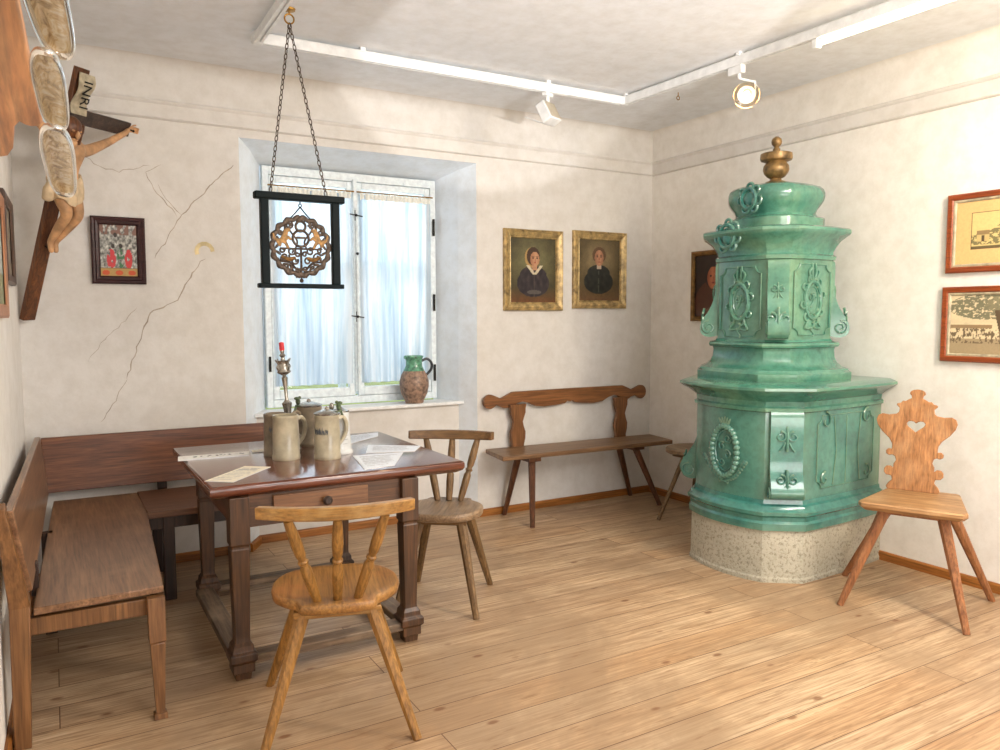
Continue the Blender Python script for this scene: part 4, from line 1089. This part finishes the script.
# face, hair, loincloth
def cpl(s, h, n): return cp(s, h, n) - CB
mb = MB(); hm = Matrix((sd, nr, ux)).transposed()
HS, HH = -.115, -.035
mb.ball(cp(.02 + HS, 1.065 + HH, .098), .055, (1.02, .95, 1.05), hm, 16, 12)
for s in (-1, 1): mb.tube(smooth_line([cp(.02 + HS + s * .045, 1.06, .11), cp(.02 + HS + s * .056, 1.01, .105), cp(.03 + HS + s * .05, .955, .1)], 5), [.02] * 5 + [.016] * 5 + [.008], 8)
mb.build('hair', M['cross'], fig, world=False).data.transform(Matrix.Translation(-CB))
mb = MB(); mb.ball(cp(.02 + HS, 1.045 + HH, .152), .012, (.7, 1, 1.6), hm, 8, 6)
for s in (-1, 1): mb.ball(cp(.02 + HS + s * .02, 1.062 + HH, .142), .008, (1.3, .8, .7), hm, 8, 6)
mb.ball(cp(.02 + HS, 1.02 + HH, .146), .012, (1.3, .6, .35), hm, 8, 6); mb.ball(cp(.02 + HS, 1.0 + HH, .132), .026, (.9, .8, 1), hm, 10, 8)
mb.build('face', M['corpus'], fig).data.transform(Matrix.Translation(-CB))
mb = MB()
rings = []
for h, a, bb, n0 in ((.80, .062, .058, .07), (.775, .074, .066, .073), (.735, .084, .068, .08), (.695, .086, .064, .09), (.675, .076, .054, .098)):
    rings.append([cp(-.022 + a * math.cos(q) * (1 + .11 * math.sin(q * 7 + h * 30)), h + .015 * math.sin(q * 3), n0 + bb * math.sin(q) * (1 + .1 * math.sin(q * 9))) for q in [2 * PI * i / 36 for i in range(36)]])
mb.ring_loft(rings)
mb.ball(cp(-.115, .77, .08), .028, (1, 1, 1.2), hm); mb.tube(smooth_line([cp(-.115, .77, .09), cp(-.13, .72, .09), cp(-.12, .66, .085)], 5), [.022] * 5 + [.026] * 5 + [.012], 8)
mb.build('loincloth', m_plain('carved_cloth', (212, 188, 152), .55, 0, .15, 14), fig, ang=60).data.transform(Matrix.Translation(-CB))
mb = MB()
for s, h, n_ in ((.35, 1.088, .03), (-.35, 1.088, .03), (0, .405, .03)): mb.tube([cp(s, h, n_ - .02), cp(s, h, n_ + .035)], .004, 6); mb.ball(cp(s, h, n_ + .035), .007, u=8, v=6)
mb.build('nail', M['iron'], cr, world=True)
# hands with fingers
for s in (1, -1):
    mb = MB(); c = cp(s * .362, 1.092, .04)
    mb.ball(c, .017, (1.1, .6, 1), hm, 10, 8)
    for q in range(4):
        d0 = sd * s * .016 + ux * (-.012 + q * .008); mb.tube([c + d0, c + d0 + sd * s * (.014 + .002 * (q % 2)) + nr * .005, c + d0 + sd * s * .018 + nr * .018], [.0048, .0044, .0035], 6)
    mb.tube([c + ux * .012 - sd * s * .004, c + ux * .024 + nr * .006 + sd * s * .004, c + ux * .028 + nr * .014 + sd * s * .012], [.0052, .0048, .004], 6)
    mb.build('hand', M['corpus'], fig).data.transform(Matrix.Translation(-CB))

# ------------------------------------------------------------------ plate rack and dishes, upper left wall
t = thing('plate_rack', 'pine wall rack with scrolled end high on the left wall', 'rack', (-W, -3.9, 1.838))
CX = -4.2156
out = [(-.08, -5.3), (.115, -5.3), (.126, -3.7), (.146, -3.02)] + [(.128 + .02 * math.cos(a), -3.0 + .05 * math.sin(a)) for a in [math.radians(d) for d in (10, 50, 90, 130)]] + [(.108, -2.98), (.098, -2.93), (.092, -2.8), (.086, -2.68)] + [(.055 + .028 * math.cos(a), -2.68 + .12 * math.sin(a)) for a in [math.radians(d) for d in (10, 50, 90, 130)]] + [(-.05, -2.5)]
mb = MB(); mb.ring_loft([[(-W + x_, y_, z) for x_, y_ in out] for z in (1.838, 1.862)]); mb.build('shelf_board', M['rack'], t, .004, world=True)
mb = MB(); mb.box((-W - .055, -4.1, 1.992), (.02, 2.0, .26)); mb.build('back_board', M['rack'], t, .003, world=True)
for y_ in (-4.95, -3.4):
    mb = MB(); mb.prism([(0, 0), (.12, 0), (.1, .05), (.05, .1), (.03, .2), (0, .3)], .02, Matrix.Translation((-W - .045, y_, 1.862))); mb.build('bracket', M['rack'], t, .003, world=True)
tm = NT('engraved_pewter'); vv = tm.coord((1, .35, 1)); f = tm.noise(vv, 34, 6, .62, 2.5)
tm.set(Base_Color=tm.ramp(f, [(.32, (140, 116, 82)), (.47, (206, 186, 148)), (.58, (232, 224, 204)), (.74, (168, 148, 112))]), Metallic=.35, Roughness=.25); tm.bump(f, .3, .006)
M['dish'] = tm.m; M['dishrim'] = m_plain('polished_pewter_rim', (216, 214, 208), .12, .8, .06)
def dish(label, x, y, z, a, b_, skew, tilt):
    """oblong shallow dish hung face down against the front edge of the rack"""
    t = thing('pewter_dish', label, 'dish', (x, y, z), skew, 'dishes on the wall rack')
    tl = math.radians(tilt); tv = Vector((math.cos(tl), 0, -math.sin(tl))); nv = Vector((-math.sin(tl), 0, -math.cos(tl)))
    def P_(k, kb, q, d):
        c_, s_ = math.cos(q), math.sin(q); e = .62
        cc = math.copysign(abs(c_) ** e, c_); ss = math.copysign(abs(s_) ** e, s_)
        return Vector((0, 1, 0)) * (a * k * cc) + tv * (b_ * kb * ss) + nv * d
    def loft(lv, name, mat, c0, c1):
        mb = MB(); mb.ring_loft([[P_(k, kb, 2 * PI * i / 64, d) for i in range(64)] for k, kb, d in lv], c0, c1); return mb.build(name, mat, t, ang=60)
    loft([(.985, .95, -.003), (1, 1, 0), (1, 1, .003), (.985, .93, .005), (.97, .86, .003), (.955, .8, .004), (.945, .76, .002), (.94, .72, -.002)], 'rim', M['dishrim'], False, False)
    MB().tube([(0, a * .6, .013), (0, a * .6, 1.836 - z)], .003, 6).build('hanging_wire', M['iron'], t)
    loft([(.94, .73, -.001), (.91, .64, -.007), (.88, .55, -.010), (.4, .3, -.011)], 'well', M['dish'], False, True)
    return t
dish('engraved pewter dish nearest the camera on the wall rack, at the top edge', CX + .0085, -3.80, 1.81, .23, .0245, math.radians(-4.5), 8)
dish('engraved pewter dish in the middle of the wall rack', CX + .013, -3.594, 1.75, .205, .020, math.radians(-2.2), 8)
dish('engraved pewter dish at the far end of the rack before the crucifix', CX + .023, -3.375, 1.69, .315, .023, math.radians(-1.9), 8)

# ------------------------------------------------------------------ hanging frame with guild sign
HY = -1.08
hf = thing('hanging_frame', 'black wooden frame hung on two chains before the window', 'hanging frame', (-3.155, HY, 1.585))
fx, fz = .19, .45
MB().box((0, 0, fz - .017), (.435, .05, .034)).build('top_bar', M['black'], hf, .006)
MB().box((0, 0, .01), (.415, .045, .022)).build('bottom_bar', M['black'], hf, .004)
for s in (-1, 1): MB().box((s * .172, 0, fz / 2), (.038, .036, fz - .04)).build('side_bar', M['black'], hf, .004)
hook = Vector((-3.187 + 3.155, 0, H - 1.585))
def chain(a, c, mb, ll=.03):
    a, c = Vector(a), Vector(c); n = int((c - a).length / (ll * .8)); d = (c - a).normalized()
    s1 = d.orthogonal().normalized(); s2 = d.cross(s1)
    for i in range(n):
        p = a.lerp(c, (i + .5) / n); s = s1 if i % 2 else s2
        mb.tube([p + d * (ll / 2 * math.sin(q)) + s * (ll * .24 * math.cos(q)) for q in [2 * PI * k / 10 for k in range(10)]], .0024, 5, closed=True)
    return mb
hk = hook - Vector((0, 0, .07))
for s in (-1, 1):
    chain(hk, (s * .1 + (-.04 if s < 0 else .03), 0, fz), MB()).build('chain', M['bronze'], hf)
mb = MB(); mb.lathe([(.03, -.004), (.028, -.012), (.01, -.016)], hook, 20); mb.tube([hook + Vector((0, 0, -.01)), hook + Vector((0, 0, -.03))], .004, 8)
mb.torus(hook + Vector((0, 0, -.05)), .022, .004); mb.build('ceiling_hook', M['brass'], hf)
# guild sign (own thing: hangs inside the frame)
GS_ = .92
gs = thing('guild_sign', 'pierced metal guild wreath with gilt lions hanging inside the black frame', 'sign', (-3.155, HY, 1.785))
gs.scale = (.92, 1, .92)
def lv(x_, z_, y_=0): return Vector((x_, y_, z_))
mb = MB()
Rw = .15
for k in range(34):
    a = 2 * PI * k / 34 - PI / 2; sgn = 1 if math.cos(a) > 0 else -1
    c = lv(Rw * math.cos(a) * 1.0, Rw * math.sin(a) * .98); ta_ = a + sgn * PI / 2 + (.5 if k % 2 else -.5) * sgn
    m = Matrix.Rotation(-ta_, 3, 'Y'); mb.ball(c, .024, (1.25, .22, .55), m, 8, 6)
mb.torus((0, 0, 0), Rw - .008, .005, n=40, k=6)
for k in range(22):
    a = 2 * PI * k / 22; c = lv((Rw - .026) * math.cos(a), (Rw - .026) * math.sin(a)); mb.ball(c, .015, (1.2, .25, .5), Matrix.Rotation(-a - .9 * (1 if k % 2 else -1), 3, 'Y'), 8, 6)
mb.build('leaf_wreath', M['bronze'], gs)
mb = MB()
mb.torus((0, 0, .042), .042, .007, n=28); mb.torus((0, 0, .105), .026, .007, n=20)
for q in range(5): mb.tube([lv((q - 2) * .009, .125), lv((q - 2) * .013, .15)], [.005, .003], 6)
mb.build('medallion_ring', M['bronze'], gs)
MB().box((0, 0, .046), (.05, .006, .012)).build('medallion_device', M['bronze'], gs, .002)
LION = [(0, 0), (.012, -.004), (.018, .016), (.03, .01), (.044, -.012), (.056, -.01), (.05, .004), (.04, .024), (.05, .034), (.064, .026), (.068, .034), (.054, .048), (.046, .05), (.05, .066), (.06, .07), (.062, .08), (.05, .086), (.036, .084), (.026, .074), (.02, .056), (.012, .04), (.0, .03), (-.014, .04), (-.022, .06), (-.03, .058), (-.024, .034), (-.01, .018)]
for s in (-1, 1):
    pr = [(s * (-.118 + x_ * 1.05), .0 + z_ * 1.1) for x_, z_ in LION]
    MB().prism(pr if s > 0 else pr[::-1], .01, Matrix.Translation((0, -.005, 0))).build('lion', M['giltlion'], gs, .002)
mb = MB()
for s in (-1, 1):
    for (p, r_, tr) in (((.05, -.025), .022, 1.3), ((.085, -.055), .024, 1.2), ((.035, -.075), .02, 1.2), ((.06, -.105), .018, 1.1), ((.1, -.02), .015, 1.1), ((.02, -.04), .014, 1.1), ((.02, -.12), .014, 1), ((.06, .11), .02, 1.2), ((.105, .07), .016, 1.1)):
        pts = []
        for i in range(16):
            f = i / 15; a = .5 + s * tr * 2 * PI * f; pts.append(lv(s * p[0] + r_ * (1 - .7 * f) * math.cos(a), p[1] + r_ * (1 - .7 * f) * math.sin(a)))
        mb.tube(pts, .0055, 6)
    mb.tube(smooth_line([lv(s * .012, -.14), lv(s * .06, -.085), lv(s * .12, -.075), lv(s * .145, -.03)], 6), .006, 6)
mb.tube([lv(0, 0), lv(0, -.15)], .006, 6); mb.tube([lv(-.11, -.012), lv(.11, -.012)], .005, 6)
for s in (-1, 1): mb.tube(smooth_line([lv(s * .03, -.012), lv(s * .02, .03), lv(s * .06, .09), lv(s * .04, .13)], 5), .005, 6)
mb.build('scroll_openwork', M['bronze'], gs)
for s in (-1, 1): 
    pts = smooth_line([lv(s * .03, -.058), lv(s * .065, -.068), lv(s * .105, -.052)], 5); MB().tube(pts, [.006 + .006 * math.sin(i / (len(pts) - 1) * PI) for i in range(len(pts))], 8).build('fish', M['giltlion'], gs)
mb = MB(); mb.ball((0, 0, -.178), .011, (1, .6, 1)); mb.tube([lv(-.03, -.16), lv(0, -.155), lv(.03, -.16)], .005, 6); mb.tube([lv(0, -.15), lv(0, -.172)], .004, 6); mb.build('pendant', M['bronze'], gs)
mb = MB()
for s in (-1, 1): mb.tube(smooth_line([lv(0, .205), lv(s * .025, .175), lv(s * .06, .137)], 5), .0035, 6)
mb.torus((0, 0, .213), .008, .0025, n=14, k=6); mb.tube([lv(0, .218), lv(0, .252)], .003, 6)
mb.box((0, 0, .238), (.06, .012, .007)); mb.build('hanger', M['iron'], gs)

# ------------------------------------------------------------------ track lighting
tr = thing('light_track', 'white ceiling light track running in a U around the room', 'light track', (-2.0, -.74, H - .03))
def track(a, c, up=.0):
    a, c = Vector(a), Vector(c); d = (c - a).normalized(); s = Vector((-d.y, d.x, 0)); mb = MB()
    prof = [(-.02, -.055), (-.006, -.055), (-.006, -.045), (.006, -.045), (.006, -.055), (.02, -.055), (.02, -.01), (.014, 0), (-.014, 0), (-.02, -.01)]
    mb.ring_loft([[p + s * x_ + Vector((0, 0, z_)) for x_, z_ in prof] for p in (a, c)]); return mb
ZTk = H - .018
TA, TB, TCn = (-3.255, -.735, ZTk), (-.90, -.745, ZTk), (-.80, -3.6, ZTk)
track(TA, TB).build('back_rail', M['white_paint'], tr, world=True, ang=20)
track(TB, TCn).build('right_rail', M['white_paint'], tr, world=True, ang=20)
track(TA, (-3.29, -3.4, ZTk)).build('left_rail', M['white_paint'], tr, world=True, ang=20)
for p in (TA, TB):
    mb = MB(); mb.box((p[0], p[1], ZTk - .028), (.06, .06, .06)); mb.build('corner_connector', M['white_paint'], tr, .012, world=True)
for p in ((-2.7, -.737), (-1.5, -.742), (-.9, -.76), (-.87, -1.7), (-3.27, -1.6)):
    mb = MB(); mb.box((p[0], p[1], H - .01), (.03, .03, .02)); mb.build('bracket', M['white_paint'], tr, .003, world=True)
t = thing('lit_tube_lamp', 'glowing white tube lamp under the right ceiling track', 'lamp', (-.83, -2.7, ZTk - .06))
mb = MB(); mb.tube([(-.848, -2.2, ZTk - .08), (-.805, -3.45, ZTk - .08)], .012, 12); mb.build('tube', M['tube'], t, world=True)
for y_ in (-2.185, -3.465):
    mb = MB(); mb.box((-.848 + (y_ + 2.2) * -.034, y_, ZTk - .08), (.04, .03, .045)); mb.build('end_cap', M['white_paint'], t, .004, world=True)
# square flood, unlit
t = thing('track_spotlight', 'unlit square white floodlight on the back ceiling track', 'spotlight', (-1.50, -.74, ZTk - .055), math.radians(25))
MB().box((0, 0, -.012), (.08, .035, .024)).build('adapter', M['white_paint'], t, .004)
MB().tube([(0, 0, -.02), (0, 0, -.06)], .012, 12).build('stem', M['white_paint'], t)
rr = Matrix.Rotation(math.radians(-28), 3, 'X')
MB().box((0, -.005, -.125), (.13, .07, .13), rr).build('lamp_head', M['white_paint'], t, .008)
MB().bar((0, .02, -.185), (0, .13, -.14), .13, .004, .13, .004, (1, 0, 0)).build('barn_door', M['white_paint'], t)
MB().box(Vector((0, -.005, -.125)) + rr @ Vector((0, -.036, 0)), (.11, .004, .11), rr).build('lens', M['lampglass'], t)
# lit spot
t = thing('track_spotlight', 'lit round spotlight glowing warm below the right ceiling track', 'spotlight', (-.868, -1.68, ZTk - .055), math.radians(0))
MB().box((0, 0, -.022), (.036, .1, .045)).build('adapter', M['white_paint'], t, .005)
mb = MB(); mb.tube([(0, -.02, -.04), (.0, -.02, -.07)], .01, 10); mb.tube([(.0, -.02, -.07), (.07, -.07, -.09), (.07, -.07, -.15)], .008, 10); mb.build('stem', M['white_paint'], t)
dv = Vector((-.62, -.5, -.42)).normalized(); fm = frame_z(dv); c0 = Vector((.03, -.05, -.155))
MB().lathe([(.012, -.09), (.024, -.07), (.028, -.02), (.046, .012), (.05, .02), (.046, .02), (.03, 0)], c0, 24, fm, True, False).build('lamp_head', M['white_paint'], t)
MB().ball(c0 + dv * .012, .017, u=14, v=10).build('bulb', M['bulb'], t)
MB().lathe([(.05, .02), (.068, .028), (.07, .032), (.066, .034), (.05, .026)], c0, 28, fm, False, False).build('glass_collar', M['lampglass'], t)
o = MB().torus((-.62, -.95, H - .035), .012, .003, n=16, k=6).tube([(-.62, -.95, H), (-.62, -.95, H - .024)], .003, 6).build('ceiling_hook', M['brass'])
tag(o, 'tiny brass hook screwed into the ceiling near the corner', 'hook')

# ------------------------------------------------------------------ lights
def lamp(kind, name, loc, energy, color, size=.3, target=None, **kw):
    l = D.lights.new(name, kind); l.energy = energy; l.color = color
    if kind == 'AREA': l.shape = 'RECTANGLE'; l.size = size if not isinstance(size, tuple) else size[0]; l.size_y = size if not isinstance(size, tuple) else size[1]
    elif kind in ('POINT', 'SPOT'): l.shadow_soft_size = size
    for k, v in kw.items(): setattr(l, k, v)
    o = D.objects.new(name, l); COL.objects.link(o); o.location = loc
    if target is not None: o.rotation_euler = (Vector(target) - Vector(loc)).to_track_quat('-Z', 'Y').to_euler()
    return o
w = D.worlds.new('sky'); SC.world = w; w.use_nodes = True
bg = w.node_tree.nodes['Background']; bg.inputs[0].default_value = (.80, .91, 1.0, 1); bg.inputs[1].default_value = 1.5
WARM = (1.0, .86, .68); NEUT = (1.0, .97, .95)
lamp('AREA', 'ceiling_fill', (-2.1, -5.0, 2.80), 88, NEUT, (1.8, 1.2), (-2.1, -3.2, .2))  # unseen soft fill standing in for ceiling lights behind the camera
lamp('AREA', 'right_track_lamp', (-.85, -3.9, 2.75), 78, WARM, (.3, 1.4), (-.3, -2.2, .8))
lamp('SPOT', 'track_spot_lamp', (-.95, -1.72, 2.60), 40, (1, .78, .5), .05, (-2.6, -2.9, .2), spot_size=1.5, spot_blend=.8)
lamp('SPOT', 'uplight_lamp', (-2.6, -5.0, 1.5), 330, NEUT, .04, (-1.9, -1.9, 2.897), spot_size=math.radians(30), spot_blend=.12)
lamp('AREA', 'left_wall_fill', (-1.3, -3.6, 2.75), 24, NEUT, (.4, .8), (-4.35, -1.3, 1.5))  # unseen fill added to brighten the left wall, no fixture there
lamp('AREA', 'bounce_fill', (-2.4, -5.6, .9), 52, NEUT, (2.2, 1.2), (-2.3, -2.0, 2.9))  # unseen upward fill added behind the camera to lift the ceiling
lamp('AREA', 'window_daylight_lamp', (-2.39, 1.6, 2.6), 120, (.82, .92, 1.0), (2.2, 1.6), (-2.4, .2, 1.4))

# ------------------------------------------------------------------ camera
cam = D.cameras.new('camera'); co = D.objects.new('camera', cam); COL.objects.link(co); SC.camera = co
cam.sensor_width = 36; cam.lens = 772.336 / 1000 * 36; cam.clip_start = .02
yaw, pit, rol = .5251, .0768, -.0024
f_ = Vector((math.sin(yaw) * math.cos(pit), math.cos(yaw) * math.cos(pit), -math.sin(pit))); r0 = Vector((math.cos(yaw), -math.sin(yaw), 0)); u0 = r0.cross(f_)
r_ = r0 * math.cos(rol) + u0 * math.sin(rol); u_ = -r0 * math.sin(rol) + u0 * math.cos(rol)
mw = Matrix((r_, u_, -f_)).transposed().to_4x4(); mw.translation = Vector((-4.2156, -4.8302, 1.45)); co.matrix_world = mw
SC.view_settings.view_transform = 'Standard'; SC.view_settings.look = 'None'; SC.view_settings.exposure = 0.0
SC.cycles.max_bounces = 8; SC.cycles.transparent_max_bounces = 12; SC.cycles.sample_clamp_indirect = 6
# repeats of one kind share a group phrase
for base, phrase in (('spindle_chair', 'spindle chairs at the table'), ('sheer_curtain', 'sheer curtains at the window'), ('framed_print', 'framed prints on the right wall'),
                     ('portrait_painting', 'framed portraits'), ('paper_sheet', 'printed sheets on the table'), ('track_spotlight', 'spotlights on the ceiling track'), ('wall_picture', 'pictures on the left wall')):
    for o in D.objects:
        if o.parent is None and o.name.split('.')[0] == base: o['group'] = phrase
